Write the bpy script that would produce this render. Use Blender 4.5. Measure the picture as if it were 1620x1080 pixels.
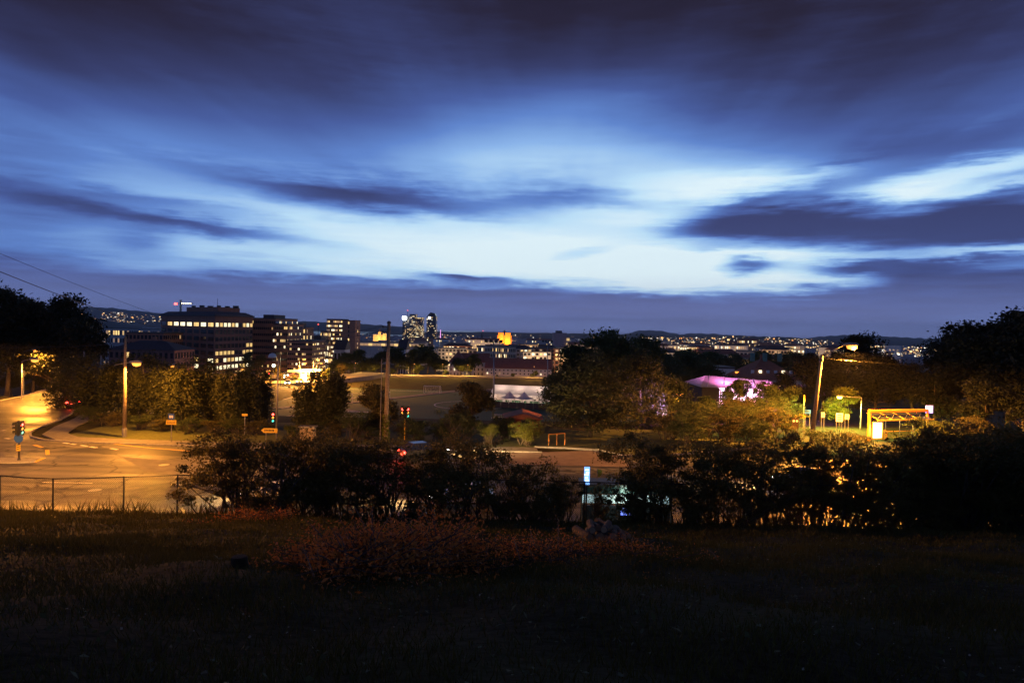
import bpy, math, random
import numpy as np
from mathutils import Matrix, Vector

for _o in list(bpy.data.objects):
    bpy.data.objects.remove(_o)
SC = bpy.context.scene
COL = SC.collection
R = math.radians

# ------------------------------------------------------------------ camera
CAM_H = 11.6                       # metres above the street
FPX = 1080.0                       # 24 mm lens on a 36 mm sensor, in pixels of a 1620 px wide picture
PITCH = math.atan(22 / FPX)
ROLL = R(1.15)
cam_d = bpy.data.cameras.new('camera')
cam_d.lens = 24.0
cam_d.sensor_width = 36.0
cam_d.clip_start = 0.1
cam_d.clip_end = 60000
cam = bpy.data.objects.new('camera', cam_d)
COL.objects.link(cam)
CM = Matrix.Rotation(math.pi / 2 - PITCH, 4, 'X') @ Matrix.Rotation(ROLL, 4, 'Z')
cam.matrix_world = Matrix.Translation((0, 0, CAM_H)) @ CM
SC.camera = cam


def ray(px, py):
    return CM.to_3x3() @ Vector(((px - 810) / FPX, -(py - 540) / FPX, -1))


def G(px, py, z=0.0):
    """survey point: where a sight line meets the level z"""
    v = ray(px, py)
    t = (z - CAM_H) / v.z
    return Vector((v.x * t, v.y * t, z))


def P(px, py, Y):
    """survey point: where a sight line is Y metres north of the camera"""
    v = ray(px, py)
    t = Y / v.y
    return Vector((v.x * t, Y, CAM_H + v.z * t))


# ------------------------------------------------------------------ colour management, cycles
SC.view_settings.view_transform = 'Standard'
SC.view_settings.look = 'None'
SC.view_settings.exposure = 0.0
SC.view_settings.gamma = 1.0
SC.view_settings.use_curve_mapping = False
SC.render.engine = 'CYCLES'
cy = SC.cycles
cy.use_denoising = True
try:
    cy.denoiser = 'OPENIMAGEDENOISE'
    cy.denoising_input_passes = 'RGB_ALBEDO_NORMAL'
    cy.denoising_prefilter = 'ACCURATE'
except Exception:
    pass
cy.max_bounces = 6
cy.diffuse_bounces = 3
cy.glossy_bounces = 3
cy.transmission_bounces = 4
cy.transparent_max_bounces = 8
cy.volume_bounces = 0
cy.sample_clamp_indirect = 4.0
cy.caustics_reflective = False
cy.caustics_refractive = False
cy.use_light_tree = True
cy.use_adaptive_sampling = True
cy.adaptive_threshold = 0.015

# ------------------------------------------------------------------ sky: dusk, a moving cloud deck with a bright gap
SUN_EL, SUN_AZ = R(-2.0), R(14.0)   # the sun has set a little right of the middle
W = bpy.data.worlds.new('World')
SC.world = W
W.use_nodes = True
nt = W.node_tree
nt.nodes.clear()
N = nt.nodes.new
L = nt.links.new


def mth(op, a, b=None, c=None, clamp=False):
    n = N('ShaderNodeMath')
    n.operation = op
    n.use_clamp = clamp
    for i, x in enumerate((a, b, c)):
        if x is None:
            continue
        if isinstance(x, (int, float)):
            n.inputs[i].default_value = x
        else:
            L(x, n.inputs[i])
    return n.outputs[0]


tc = N('ShaderNodeTexCoord')
sep = N('ShaderNodeSeparateXYZ')
L(tc.outputs['Generated'], sep.inputs[0])
DEG = 180 / math.pi
az = mth('MULTIPLY', mth('ARCTAN2', sep.outputs[0], sep.outputs[1]), DEG)
el = mth('MULTIPLY', mth('ARCSINE', sep.outputs[2]), DEG)


def comb(x, y, z=0.0):
    n = N('ShaderNodeCombineXYZ')
    for i, q in enumerate((x, y, z)):
        if isinstance(q, (int, float)):
            n.inputs[i].default_value = q
        else:
            L(q, n.inputs[i])
    return n.outputs[0]


def noise(vec, scale, detail=3, rough=0.5):
    n = N('ShaderNodeTexNoise')
    n.inputs['Scale'].default_value = scale
    n.inputs['Detail'].default_value = detail
    n.inputs['Roughness'].default_value = rough
    L(vec, n.inputs['Vector'])
    return n.outputs[0]


# edges of the clouds drift and fray along the wind (nearly level)
w1 = mth('SUBTRACT', noise(comb(mth('MULTIPLY', az, 0.055), mth('MULTIPLY', el, 0.30), 3.1), 1.0, 4, 0.55), 0.5)
w2 = mth('SUBTRACT', noise(comb(mth('MULTIPLY', az, 0.20), mth('MULTIPLY', el, 1.1), 7.7), 1.0, 5, 0.62), 0.5)
w3 = mth('SUBTRACT', noise(comb(mth('MULTIPLY', az, 0.10), mth('MULTIPLY', el, 1.9), 1.3), 1.0, 3, 0.6), 0.5)
# streaks drawn out along the wind converge on the horizon ahead
_zz = mth('MAXIMUM', mth('ADD', sep.outputs[2], 0.03), 0.02)
_u = mth('SUBTRACT', mth('DIVIDE', sep.outputs[0], _zz), mth('MULTIPLY', mth('DIVIDE', sep.outputs[1], _zz), 0.10))
_v = mth('DIVIDE', sep.outputs[1], _zz)
w4 = mth('SUBTRACT', noise(comb(mth('MULTIPLY', _u, 1.15), mth('MULTIPLY', _v, 0.20), 5.0), 1.0, 4, 0.55), 0.5)
w4 = mth('MULTIPLY', w4, mth('MULTIPLY', mth('SUBTRACT', el, 4.0), 0.09, clamp=True))
azw = mth('ADD', az, mth('MULTIPLY', w1, 6.0))
elw = mth('ADD', mth('ADD', el, mth('MULTIPLY', w2, 1.7)), mth('ADD', mth('MULTIPLY', w1, 0.8), mth('ADD', mth('MULTIPLY', w4, 3.0), mth('MULTIPLY', w3, 1.1))))

ramp_el = N('ShaderNodeValToRGB')
ramp_el.color_ramp.interpolation = 'B_SPLINE'
_e = ramp_el.color_ramp.elements
_stops = [(0.0, 0.36), (2 / 60, 0.40), (4 / 60, 0.44), (7 / 60, 0.54), (10 / 60, 0.55), (13 / 60, 0.52),
          (17 / 60, 0.43), (21 / 60, 0.29), (26 / 60, 0.13), (34 / 60, 0.10), (1.0, 0.12)]
while len(_e) < len(_stops):
    _e.new(0.5)
for _el_, (_p, _v) in zip(_e, _stops):
    _el_.position = _p
    _el_.color = (_v, _v, _v, 1)
L(mth('DIVIDE', mth('ADD', el, mth('MULTIPLY', w1, 5.0)), 60.0, clamp=True), ramp_el.inputs[0])
field = ramp_el.outputs[0]


skyvec = comb(azw, elw)


def cloud(px, py, hw, hh, amp, rot=0.0, sharp=2.0):
    """a lighter gap (amp > 0) or a darker bank (amp < 0) of the deck, given by its bearing and extent"""
    global field
    v = ray(px, py).normalized()
    a0 = math.degrees(math.atan2(v.x, v.y))
    e0 = math.degrees(math.asin(v.z))
    k = 180 / math.pi / FPX
    sa, se = hw * k * math.cos(R(a0)) ** 1.5, hh * k
    m = N('ShaderNodeMapping')
    m.vector_type = 'TEXTURE'
    m.inputs['Location'].default_value = (a0, e0, 0)
    m.inputs['Rotation'].default_value = (0, 0, R(rot))
    m.inputs['Scale'].default_value = (sa, se, 1)
    L(skyvec, m.inputs['Vector'])
    d = N('ShaderNodeVectorMath')
    d.operation = 'DOT_PRODUCT'
    L(m.outputs[0], d.inputs[0])
    L(m.outputs[0], d.inputs[1])
    q = d.outputs['Value']
    if sharp != 2.0:
        q = mth('POWER', q, sharp / 2)
    g = mth('POWER', 0.36788, q)
    field = mth('MULTIPLY_ADD', g, amp if amp > 0 else amp * 0.86, field)


# gaps of clear sky
cloud(740, 395, 350, 50, 0.44, 0, 2.6)
cloud(1010, 420, 230, 42, 0.48, 0, 2.6)
cloud(1230, 448, 180, 18, 0.48, 0, 2.0)
cloud(1290, 405, 150, 12, 0.22, 0, 2.0)
cloud(1080, 300, 200, 36, 0.46, 6, 2.0)
cloud(1230, 278, 120, 14, 0.26, 5, 2.0)
cloud(1450, 303, 190, 17, 0.58, 3, 2.0)
cloud(1560, 258, 130, 10, 0.30, 6, 2.0)
cloud(1580, 398, 130, 12, 0.36, 2, 2.0)
cloud(860, 205, 250, 60, 0.20, 8, 2.0)
cloud(900, 255, 260, 34, 0.20, 3, 2.0)
cloud(180, 250, 260, 80, 0.06, -12, 2.0)
cloud(560, 200, 260, 40, 0.08, -10, 2.0)
cloud(380, 410, 300, 36, 0.13, 0, 2.4)
cloud(430, 335, 170, 12, 0.14, -6, 2.0)
# banks of cloud
cloud(170, 335, 190, 12, -0.24, -6, 2.2)
cloud(390, 372, 170, 13, -0.27, -5, 2.4)
cloud(200, 312, 150, 9, -0.12, -3, 2.0)
cloud(470, 300, 190, 16, -0.20, -6, 2.2)
cloud(640, 318, 170, 20, -0.27, -3, 2.4)
cloud(930, 318, 130, 16, -0.30, -2, 2.2)
cloud(1210, 345, 150, 32, -0.50, 8, 2.8)
cloud(1440, 352, 260, 30, -0.46, -2, 2.8)
cloud(1590, 345, 90, 34, -0.30, 6, 2.4)
cloud(1400, 245, 260, 30, -0.16, 4, 2.2)
cloud(915, 402, 62, 14, -0.50, 10, 2.2)
cloud(1168, 424, 42, 15, -0.62, 0, 2.4)
cloud(1330, 430, 55, 10, -0.45, 0, 2.2)
cloud(1450, 440, 80, 22, -0.40, 4, 2.6)
cloud(1580, 446, 110, 12, -0.30, 0, 2.4)
cloud(225, 382, 45, 18, -0.17, -8, 2.2)
cloud(742, 441, 60, 6, -0.5, -5, 2.2)
cloud(520, 466, 330, 24, -0.12, 0, 4.0)
cloud(820, 470, 160, 14, -0.18, 0, 3.0)
cloud(40, 330, 130, 190, -0.10, 0, 2.4)
cloud(1000, 480, 110, 18, -0.32, 0, 2.8)
cloud(1330, 476, 280, 24, -0.15, 0, 2.6)
cloud(330, 110, 520, 90, -0.16, -6, 2.4)
cloud(1350, 150, 420, 95, -0.20, 3, 2.4)
cloud(1000, 60, 700, 80, -0.06, 0, 2.4)
cloud(640, 215, 230, 40, -0.10, -8, 2.2)
cloud(60, 470, 220, 40, -0.10, 0, 2.4)
cloud(0, 150, 260, 110, -0.10, 0, 2.2)
cloud(440, 447, 90, 11, -0.12, 0, 3.0)
cloud(620, 453, 110, 11, -0.12, -2, 3.0)
cloud(270, 446, 110, 9, -0.09, 0, 3.0)
cloud(985, 468, 60, 9, -0.14, 0, 3.0)
cloud(1250, 465, 120, 10, -0.12, 0, 3.0)
cloud(1480, 470, 160, 10, -0.10, 0, 3.0)
cloud(1500, 330, 120, 9, 0.12, 2, 2.2)
cloud(1180, 318, 60, 7, -0.16, 8, 2.2)
cloud(1370, 318, 70, 7, -0.14, 0, 2.2)
cloud(1610, 300, 60, 10, -0.22, 6, 2.2)
cloud(1190, 405, 70, 8, 0.20, 0)
cloud(1010, 345, 120, 12, 0.16, 0)
cloud(1290, 262, 80, 8, -0.22, 6)
cloud(1120, 396, 70, 7, -0.24, 0)
cloud(1540, 412, 90, 6, -0.26, 0)
cloud(1400, 416, 60, 7, -0.24, 0)
cloud(1560, 285, 90, 7, -0.26, 8)
cloud(880, 455, 60, 6, -0.20, 3)
# fine streaks
field = mth('MULTIPLY_ADD', w4, 0.32, field)
field = mth('MULTIPLY_ADD', w2, 0.08, field)
field = mth('ADD', field, mth('MULTIPLY', mth('MULTIPLY', w3, mth('MULTIPLY', mth('SUBTRACT', 17.0, el), 0.1, clamp=True)), 0.15))
field = mth('ADD', field, mth('MULTIPLY', w1, 0.10))

ramp = N('ShaderNodeValToRGB')
ramp.color_ramp.interpolation = 'LINEAR'


def lin(*c):
    return tuple(((x / 255) / 12.92 if x / 255 <= 0.04045 else ((x / 255 + 0.055) / 1.055) ** 2.4) for x in c) + (1,)


_st = [(0.0, lin(22, 18, 30)), (0.10, lin(38, 34, 56)), (0.22, lin(54, 61, 106)), (0.36, lin(72, 94, 160)),
       (0.50, lin(96, 134, 206)), (0.64, lin(140, 182, 236)), (0.80, lin(190, 226, 252)), (1.0, lin(226, 246, 255))]
_e = ramp.color_ramp.elements
while len(_e) < len(_st):
    _e.new(0.5)
for _el_, (_p, _c) in zip(_e, _st):
    _el_.position = _p
    _el_.color = _c
floor_ = mth('MULTIPLY_ADD', el, -0.0115, 0.335)
field = mth('SMOOTH_MAX', field, mth('MAXIMUM', floor_, 0.02), 0.12)
# ragged layers low over the horizon
_lowm = mth('MULTIPLY', mth('SUBTRACT', 7.5, el), 0.25, clamp=True)
w5 = mth('SUBTRACT', noise(comb(mth('MULTIPLY', az, 0.13), mth('MULTIPLY', el, 1.5), 11.0), 1.0, 5, 0.6), 0.5)
field = mth('MULTIPLY_ADD', mth('MULTIPLY', w5, _lowm), 0.26, field)
L(field, ramp.inputs[0])
# low air is greyer and more violet
hz = N('ShaderNodeMix')
hz.data_type = 'RGBA'
L(mth('MULTIPLY', mth('SUBTRACT', 1.0, mth('DIVIDE', mth('MAXIMUM', el, 0.0), 4.6, clamp=True)), 0.60), hz.inputs[0])
L(ramp.outputs[0], hz.inputs[6])
hz.inputs[7].default_value = lin(142, 156, 212)
# nothing comes from below the horizon
gate = mth('MULTIPLY', mth('ADD', el, 2.0), 0.5, clamp=True)
bg = N('ShaderNodeBackground')
L(hz.outputs[2], bg.inputs[0])
L(mth('MULTIPLY', gate, 1.0), bg.inputs[1])
# twilight glow above the clouds
sky = N('ShaderNodeTexSky')
sky.sky_type = 'NISHITA'
sky.sun_disc = False
sky.sun_elevation = SUN_EL
sky.sun_rotation = SUN_AZ
bg2 = N('ShaderNodeBackground')
L(sky.outputs[0], bg2.inputs[0])
L(mth('MULTIPLY', gate, 0.012), bg2.inputs[1])
addn = N('ShaderNodeAddShader')
L(bg.outputs[0], addn.inputs[0])
L(bg2.outputs[0], addn.inputs[1])
wo = N('ShaderNodeOutputWorld')
L(addn.outputs[0], wo.inputs[0])
W.cycles.sampling_method = 'MANUAL'
W.cycles.sample_map_resolution = 512

# the last directionless light of the set sun
sun_d = bpy.data.lights.new('sun', 'SUN')
sun_d.energy = 0.01
sun_d.angle = R(30)
sun_d.color = (0.8, 0.88, 1.0)
sun_o = bpy.data.objects.new('sun', sun_d)
COL.objects.link(sun_o)
sun_o.rotation_euler = (R(84), 0, math.pi - SUN_AZ)
sun_o.location = (0, 0, 80)

# ------------------------------------------------------------------ helpers
random.seed(4)
RNG = np.random.default_rng(11)


def tag(o, label=None, cat=None, group=None, kind=None):
    if label:
        o['label'] = label
    if cat:
        o['category'] = cat
    if group:
        o['group'] = group
    if kind:
        o['kind'] = kind
    return o


def thing(name, label, cat, loc=(0, 0, 0), rz=0.0, group=None):
    o = bpy.data.objects.new(name, None)
    o.empty_display_size = 0.2
    COL.objects.link(o)
    o.location = loc
    o.rotation_euler = (0, 0, rz)
    return tag(o, label, cat, group)


def link_mesh(name, me, mat, parent=None, loc=None):
    o = bpy.data.objects.new(name, me)
    COL.objects.link(o)
    if mat is not None and not me.materials:
        me.materials.append(mat)
    if parent is not None:
        o.parent = parent
    if loc is not None:
        o.location = loc
    return o


class MB:
    def __init__(s):
        s.v, s.f = [], []

    def box(s, c, d, rz=0.0, top=(1, 1)):
        x, y, z = d[0] / 2, d[1] / 2, d[2] / 2
        b = len(s.v)
        cs, sn = math.cos(rz), math.sin(rz)
        for k in (-1, 1):
            sx, sy = (1, 1) if k < 0 else top
            for i, j in ((-1, -1), (1, -1), (1, 1), (-1, 1)):
                a, e = i * x * sx, j * y * sy
                s.v.append((c[0] + a * cs - e * sn, c[1] + a * sn + e * cs, c[2] + k * z))
        for q in ((3, 2, 1, 0), (4, 5, 6, 7), (0, 1, 5, 4), (1, 2, 6, 5), (2, 3, 7, 6), (3, 0, 4, 7)):
            s.f.append(tuple(b + i for i in q))
        return s

    def quad(s, *p):
        b = len(s.v)
        s.v.extend(tuple(q) for q in p)
        s.f.append(tuple(range(b, b + len(p))))
        return s

    def tube(s, pts, r, n=6, caps=True):
        pts = [Vector(p) for p in pts]
        b = len(s.v)
        rs = r if isinstance(r, (list, tuple)) else [r] * len(pts)
        for i, p in enumerate(pts):
            t = (pts[min(i + 1, len(pts) - 1)] - pts[max(i - 1, 0)])
            if t.length < 1e-9:
                t = Vector((0, 0, 1))
            t.normalize()
            a = Vector((1, 0, 0)) if abs(t.x) < 0.8 else Vector((0, 1, 0))
            u = t.cross(a).normalized()
            w = t.cross(u)
            for k in range(n):
                g = 2 * math.pi * k / n
                s.v.append(tuple(p + (u * math.cos(g) + w * math.sin(g)) * rs[i]))
        for i in range(len(pts) - 1):
            for k in range(n):
                s.f.append((b + i * n + k, b + i * n + (k + 1) % n, b + (i + 1) * n + (k + 1) % n, b + (i + 1) * n + k))
        if caps:
            s.f.append(tuple(b + k for k in reversed(range(n))))
            s.f.append(tuple(b + (len(pts) - 1) * n + k for k in range(n)))
        return s

    def lathe(s, prof, n=12, c=(0, 0, 0), axis='Z'):
        b = len(s.v)
        for r, z in prof:
            for k in range(n):
                g = 2 * math.pi * k / n
                p = (r * math.cos(g), r * math.sin(g), z)
                if axis == 'Y':
                    p = (p[0], p[2], p[1])
                elif axis == 'X':
                    p = (p[2], p[0], p[1])
                s.v.append((c[0] + p[0], c[1] + p[1], c[2] + p[2]))
        m = len(prof)
        for i in range(m - 1):
            for k in range(n):
                s.f.append((b + i * n + k, b + i * n + (k + 1) % n, b + (i + 1) * n + (k + 1) % n, b + (i + 1) * n + k))
        s.f.append(tuple(b + k for k in reversed(range(n))))
        s.f.append(tuple(b + (m - 1) * n + k for k in range(n)))
        return s

    def prism(s, poly, z0, z1):
        b, n = len(s.v), len(poly)
        for z in (z0, z1):
            for p in poly:
                s.v.append((p[0], p[1], z))
        s.f.append(tuple(b + k for k in reversed(range(n))))
        s.f.append(tuple(b + n + k for k in range(n)))
        for k in range(n):
            s.f.append((b + k, b + (k + 1) % n, b + n + (k + 1) % n, b + n + k))
        return s

    def mesh(s, name, smooth=False):
        me = bpy.data.meshes.new(name)
        me.from_pydata(s.v, [], s.f)
        me.validate()
        me.update()
        if smooth:
            me.polygons.foreach_set('use_smooth', [True] * len(me.polygons))
        return me

    def build(s, name, mat, parent=None, loc=None, smooth=False, bevel=0.0):
        o = link_mesh(name, s.mesh(name, smooth), mat, parent, loc)
        if bevel:
            m = o.modifiers.new('bevel', 'BEVEL')
            m.width = bevel
            m.segments = 2
            m.limit_method = 'ANGLE'
        return o


def np_mesh(name, verts, nper):
    """verts (N, nper, 3) -> N separate faces"""
    n = len(verts)
    me = bpy.data.meshes.new(name)
    me.vertices.add(n * nper)
    me.vertices.foreach_set('co', np.asarray(verts, dtype=np.float32).reshape(-1))
    me.loops.add(n * nper)
    me.loops.foreach_set('vertex_index', np.arange(n * nper, dtype=np.int32))
    me.polygons.add(n)
    me.polygons.foreach_set('loop_start', np.arange(0, n * nper, nper, dtype=np.int32))
    me.update(calc_edges=True)
    me.validate()
    return me


def grid_mesh(name, V, nu, nv, smooth=True, wrap=False):
    """V (nu*nv,3) row-major -> quad grid"""
    idx = np.arange(nu * nv).reshape(nu, nv)
    if wrap:
        idx = np.concatenate([idx, idx[:, :1]], axis=1)
    q = np.stack([idx[:-1, :-1], idx[:-1, 1:], idx[1:, 1:], idx[1:, :-1]], -1).reshape(-1, 4)
    me = bpy.data.meshes.new(name)
    me.vertices.add(len(V))
    me.vertices.foreach_set('co', np.asarray(V, dtype=np.float32).reshape(-1))
    me.loops.add(q.size)
    me.loops.foreach_set('vertex_index', q.reshape(-1).astype(np.int32))
    me.polygons.add(len(q))
    me.polygons.foreach_set('loop_start', np.arange(0, q.size, 4, dtype=np.int32))
    me.update(calc_edges=True)
    me.validate()
    if smooth:
        me.polygons.foreach_set('use_smooth', np.ones(len(me.polygons), dtype=bool))
    return me


def copy_tree(o, parent=None):
    c = o.copy()
    COL.objects.link(c)
    c.parent = parent
    for ch in o.children:
        copy_tree(ch, c)
    return c


ORD = ['first', 'second', 'third', 'fourth', 'fifth', 'sixth', 'seventh', 'eighth', 'ninth', 'tenth', 'eleventh',
       'twelfth', 'thirteenth', 'fourteenth', 'fifteenth', 'sixteenth', 'seventeenth', 'eighteenth', 'nineteenth',
       'twentieth', 'twenty-first', 'twenty-second', 'twenty-third', 'twenty-fourth', 'twenty-fifth', 'twenty-sixth',
       'twenty-seventh', 'twenty-eighth', 'twenty-ninth', 'thirtieth']


# ------------------------------------------------------------------ materials (all procedural)
def new_mat(name):
    m = bpy.data.materials.new(name)
    m.use_nodes = True
    return m, m.node_tree, m.node_tree.nodes['Principled BSDF']


def MAT(name, col, rough=0.7, var=0.18, scale=6.0, bump=0.0, metal=0.0, coords='Object', spec=0.4):
    m, t, p = new_mat(name)
    tcn = t.nodes.new('ShaderNodeTexCoord')
    nz = t.nodes.new('ShaderNodeTexNoise')
    nz.inputs['Scale'].default_value = scale
    nz.inputs['Detail'].default_value = 6
    nz.inputs['Roughness'].default_value = 0.6
    t.links.new(tcn.outputs[coords], nz.inputs['Vector'])
    cr = t.nodes.new('ShaderNodeValToRGB')
    cr.color_ramp.elements[0].position = 0.3
    cr.color_ramp.elements[1].position = 0.7
    cr.color_ramp.elements[0].color = tuple(c * (1 - var) for c in col) + (1,)
    cr.color_ramp.elements[1].color = tuple(min(1, c * (1 + var)) for c in col) + (1,)
    t.links.new(nz.outputs[0], cr.inputs[0])
    t.links.new(cr.outputs[0], p.inputs['Base Color'])
    p.inputs['Roughness'].default_value = rough
    p.inputs['Metallic'].default_value = metal
    p.inputs['Specular IOR Level'].default_value = spec
    if bump:
        b = t.nodes.new('ShaderNodeBump')
        b.inputs['Strength'].default_value = bump
        b.inputs['Distance'].default_value = 0.02
        t.links.new(nz.outputs[0], b.inputs['Height'])
        t.links.new(b.outputs[0], p.inputs['Normal'])
    return m


def GLOW(name, col, strength, base=(0.5, 0.5, 0.5), sample=False, flicker=0.0):
    m, t, p = new_mat(name)
    p.inputs['Base Color'].default_value = tuple(base) + (1,)
    p.inputs['Emission Color'].default_value = tuple(col) + (1,)
    p.inputs['Emission Strength'].default_value = strength
    if flicker:
        g = t.nodes.new('ShaderNodeNewGeometry')
        r = t.nodes.new('ShaderNodeMapRange')
        r.inputs['To Min'].default_value = strength * (1 - flicker)
        r.inputs['To Max'].default_value = strength * (1 + flicker)
        t.links.new(g.outputs['Random Per Island'], r.inputs['Value'])
        t.links.new(r.outputs[0], p.inputs['Emission Strength'])
    if not sample:
        m.cycles.emission_sampling = 'NONE'
    return m


def LEAF(name, col, col2, trans=0.35, rough=0.6):
    """leaves: each its own shade, some light shining through"""
    m, t, p = new_mat(name)
    g = t.nodes.new('ShaderNodeNewGeometry')
    oi = t.nodes.new('ShaderNodeObjectInfo')
    mx = t.nodes.new('ShaderNodeMix')
    mx.data_type = 'RGBA'
    ad = t.nodes.new('ShaderNodeMath')
    ad.operation = 'MULTIPLY_ADD'
    t.links.new(oi.outputs['Random'], ad.inputs[0])
    ad.inputs[1].default_value = 0.4
    ml = t.nodes.new('ShaderNodeMath')
    ml.operation = 'MULTIPLY'
    ml.inputs[1].default_value = 0.6
    t.links.new(g.outputs['Random Per Island'], ml.inputs[0])
    t.links.new(ml.outputs[0], ad.inputs[2])
    t.links.new(ad.outputs[0], mx.inputs[0])
    mx.inputs[6].default_value = tuple(col) + (1,)
    mx.inputs[7].default_value = tuple(col2) + (1,)
    t.links.new(mx.outputs[2], p.inputs['Base Color'])
    p.inputs['Roughness'].default_value = rough
    p.inputs['Specular IOR Level'].default_value = 0.3
    tr = t.nodes.new('ShaderNodeBsdfTranslucent')
    t.links.new(mx.outputs[2], tr.inputs[0])
    ms = t.nodes.new('ShaderNodeMixShader')
    ms.inputs[0].default_value = trans
    t.links.new(p.outputs[0], ms.inputs[1])
    t.links.new(tr.outputs[0], ms.inputs[2])
    t.links.new(ms.outputs[0], t.nodes['Material Output'].inputs[0])
    return m


def GLASS(name, col=(0.02, 0.025, 0.035), rough=0.08):
    m, t, p = new_mat(name)
    p.inputs['Base Color'].default_value = tuple(col) + (1,)
    p.inputs['Roughness'].default_value = rough
    p.inputs['Specular IOR Level'].default_value = 0.8
    return m


m_fabric = LEAF('white_tent_fabric', (0.78, 0.78, 0.82), (0.8, 0.8, 0.84), 0.35)
SOD = (1.0, 0.43, 0.065)
m_steel = MAT('galvanised_steel', (0.30, 0.30, 0.29), 0.5, 0.15, 9, 0.1, 0.6)
m_dark = MAT('dark_painted_metal', (0.03, 0.03, 0.033), 0.5, 0.3, 12)
m_black = MAT('black_plastic', (0.015, 0.015, 0.016), 0.5, 0.3, 12)
m_wood = MAT('weathered_wood_pole', (0.20, 0.155, 0.11), 0.85, 0.3, 7, 0.4)
m_conc = MAT('concrete', (0.34, 0.32, 0.29), 0.85, 0.2, 3, 0.3)
m_white = MAT('white_paint', (0.75, 0.75, 0.74), 0.6, 0.1, 8)

m_yellow = MAT('yellow_sign_enamel', (0.75, 0.50, 0.05), 0.45, 0.08, 6)
m_blue = MAT('blue_sign_enamel', (0.03, 0.10, 0.45), 0.45, 0.08, 6)
m_orange = MAT('orange_painted_steel', (0.75, 0.28, 0.03), 0.5, 0.12, 5)
m_rubber = MAT('tyre_rubber', (0.02, 0.02, 0.02), 0.9, 0.2, 20)
m_glass = GLASS('dark_window_glass')
m_sod = GLOW('sodium_lens', (1.0, 0.32, 0.03), 2.4)
m_merc = GLOW('mercury_lens', (0.80, 1.0, 0.16), 9.0)
m_warm = GLOW('lit_window_warm', (1.0, 0.62, 0.18), 1.0, flicker=0.5)
m_cool = GLOW('lit_window_white', (1.0, 0.84, 0.50), 1.7, flicker=0.3)
m_dim = GLOW('lit_window_dim', (1.0, 0.55, 0.18), 0.35, flicker=0.6)
m_bark = MAT('bark', (0.085, 0.065, 0.048), 0.9, 0.35, 9, 0.5)
m_leaf_g = LEAF('leaf_dark_green', (0.040, 0.060, 0.020), (0.095, 0.115, 0.040))
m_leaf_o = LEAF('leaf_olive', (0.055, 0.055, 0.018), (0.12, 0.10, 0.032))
m_leaf_h = LEAF('leaf_hedge', (0.070, 0.062, 0.018), (0.20, 0.16, 0.042), 0.35)
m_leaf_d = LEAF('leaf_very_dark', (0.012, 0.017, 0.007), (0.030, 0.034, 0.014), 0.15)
m_leaf_k = LEAF('leaf_deep_green', (0.028, 0.036, 0.013), (0.072, 0.076, 0.026), 0.25)
m_leaf_y = LEAF('leaf_lamplit_yellow', (0.09, 0.12, 0.018), (0.17, 0.19, 0.03), 0.45)  # lamplight is partly put into this brighter yellow-green leaf colour
m_leaf_r = LEAF('leaf_dead_brown', (0.36, 0.12, 0.025), (0.62, 0.24, 0.05), 0.3)

# ------------------------------------------------------------------ terrain
def sstep(a, b, x):
    t = np.clip((x - a) / (b - a), 0, 1)
    return t * t * (3 - 2 * t)


def HZ(x, y):
    """height of the ground (street level = 0)"""
    x = np.asarray(x, dtype=float)
    y = np.asarray(y, dtype=float)
    fore = np.interp(y, [-400, -30, 2, 12, 26.5, 29.5, 33.0, 34.0], [22, 11.2, 9.9, 7.45, 4.05, 2.2, 0.12, 0.0])
    lump = (0.10 * np.sin(x * 0.9 + y * 0.5) * np.sin(y * 0.7 - x * 0.3) + 0.05 * np.sin(x * 2.3) * np.sin(y * 1.9 + 1)) * (1 - sstep(22, 27, y))
    fore = fore + lump
    d = np.hypot(x, y)
    mid = np.interp(y, [80, 90, 132, 285, 350], [0, -0.6, -9.0, -9.4, -14])
    lef = np.interp(y, [100, 140, 350], [0, -4.5, -14])
    rig = np.interp(y, [84, 116, 200, 350], [0, -3.2, -12, -18])
    wl = 1 - sstep(-75, -55, x)
    wr = sstep(24, 44, x)
    near = mid * (1 - wl) * (1 - wr) + lef * wl * (1 - wr) + rig * wr
    far = np.interp(y, [350, 700, 1500, 2500, 3500, 20000], [0, -20, -46, -56, -64, -70])
    back = near + far
    return np.where(y < 60, fore, back)


def hz1(x, y):
    return float(HZ(x, y))


_rr = np.concatenate([np.linspace(0.3, 60, 150), np.geomspace(60.8, 13500, 120)])
_th = np.concatenate([np.linspace(-0.95, 0.95, 300), np.linspace(0.98, 2 * math.pi - 0.98, 70)])
_RR, _TT = np.meshgrid(_rr, _th, indexing='ij')
_X, _Y = _RR * np.sin(_TT), _RR * np.cos(_TT)
_V = np.stack([_X, _Y, HZ(_X, _Y)], -1).reshape(-1, 3)
m_ground, t, p = new_mat('grass_and_earth')
_tc = t.nodes.new('ShaderNodeTexCoord')
_n1 = t.nodes.new('ShaderNodeTexNoise')
_n1.inputs['Scale'].default_value = 0.35
_n1.inputs['Detail'].default_value = 8
_n1.inputs['Roughness'].default_value = 0.7
t.links.new(_tc.outputs['Object'], _n1.inputs['Vector'])
_cr = t.nodes.new('ShaderNodeValToRGB')
_cr.color_ramp.elements[0].position = 0.36
_cr.color_ramp.elements[0].color = (0.016, 0.013, 0.006, 1)
_cr.color_ramp.elements[1].position = 0.62
_cr.color_ramp.elements[1].color = (0.034, 0.034, 0.009, 1)
t.links.new(_n1.outputs[0], _cr.inputs[0])
t.links.new(_cr.outputs[0], p.inputs['Base Color'])
p.inputs['Roughness'].default_value = 0.95
p.inputs['Specular IOR Level'].default_value = 0.1
_b = t.nodes.new('ShaderNodeBump')
_b.inputs['Strength'].default_value = 0.5
_b.inputs['Distance'].default_value = 0.1
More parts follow.
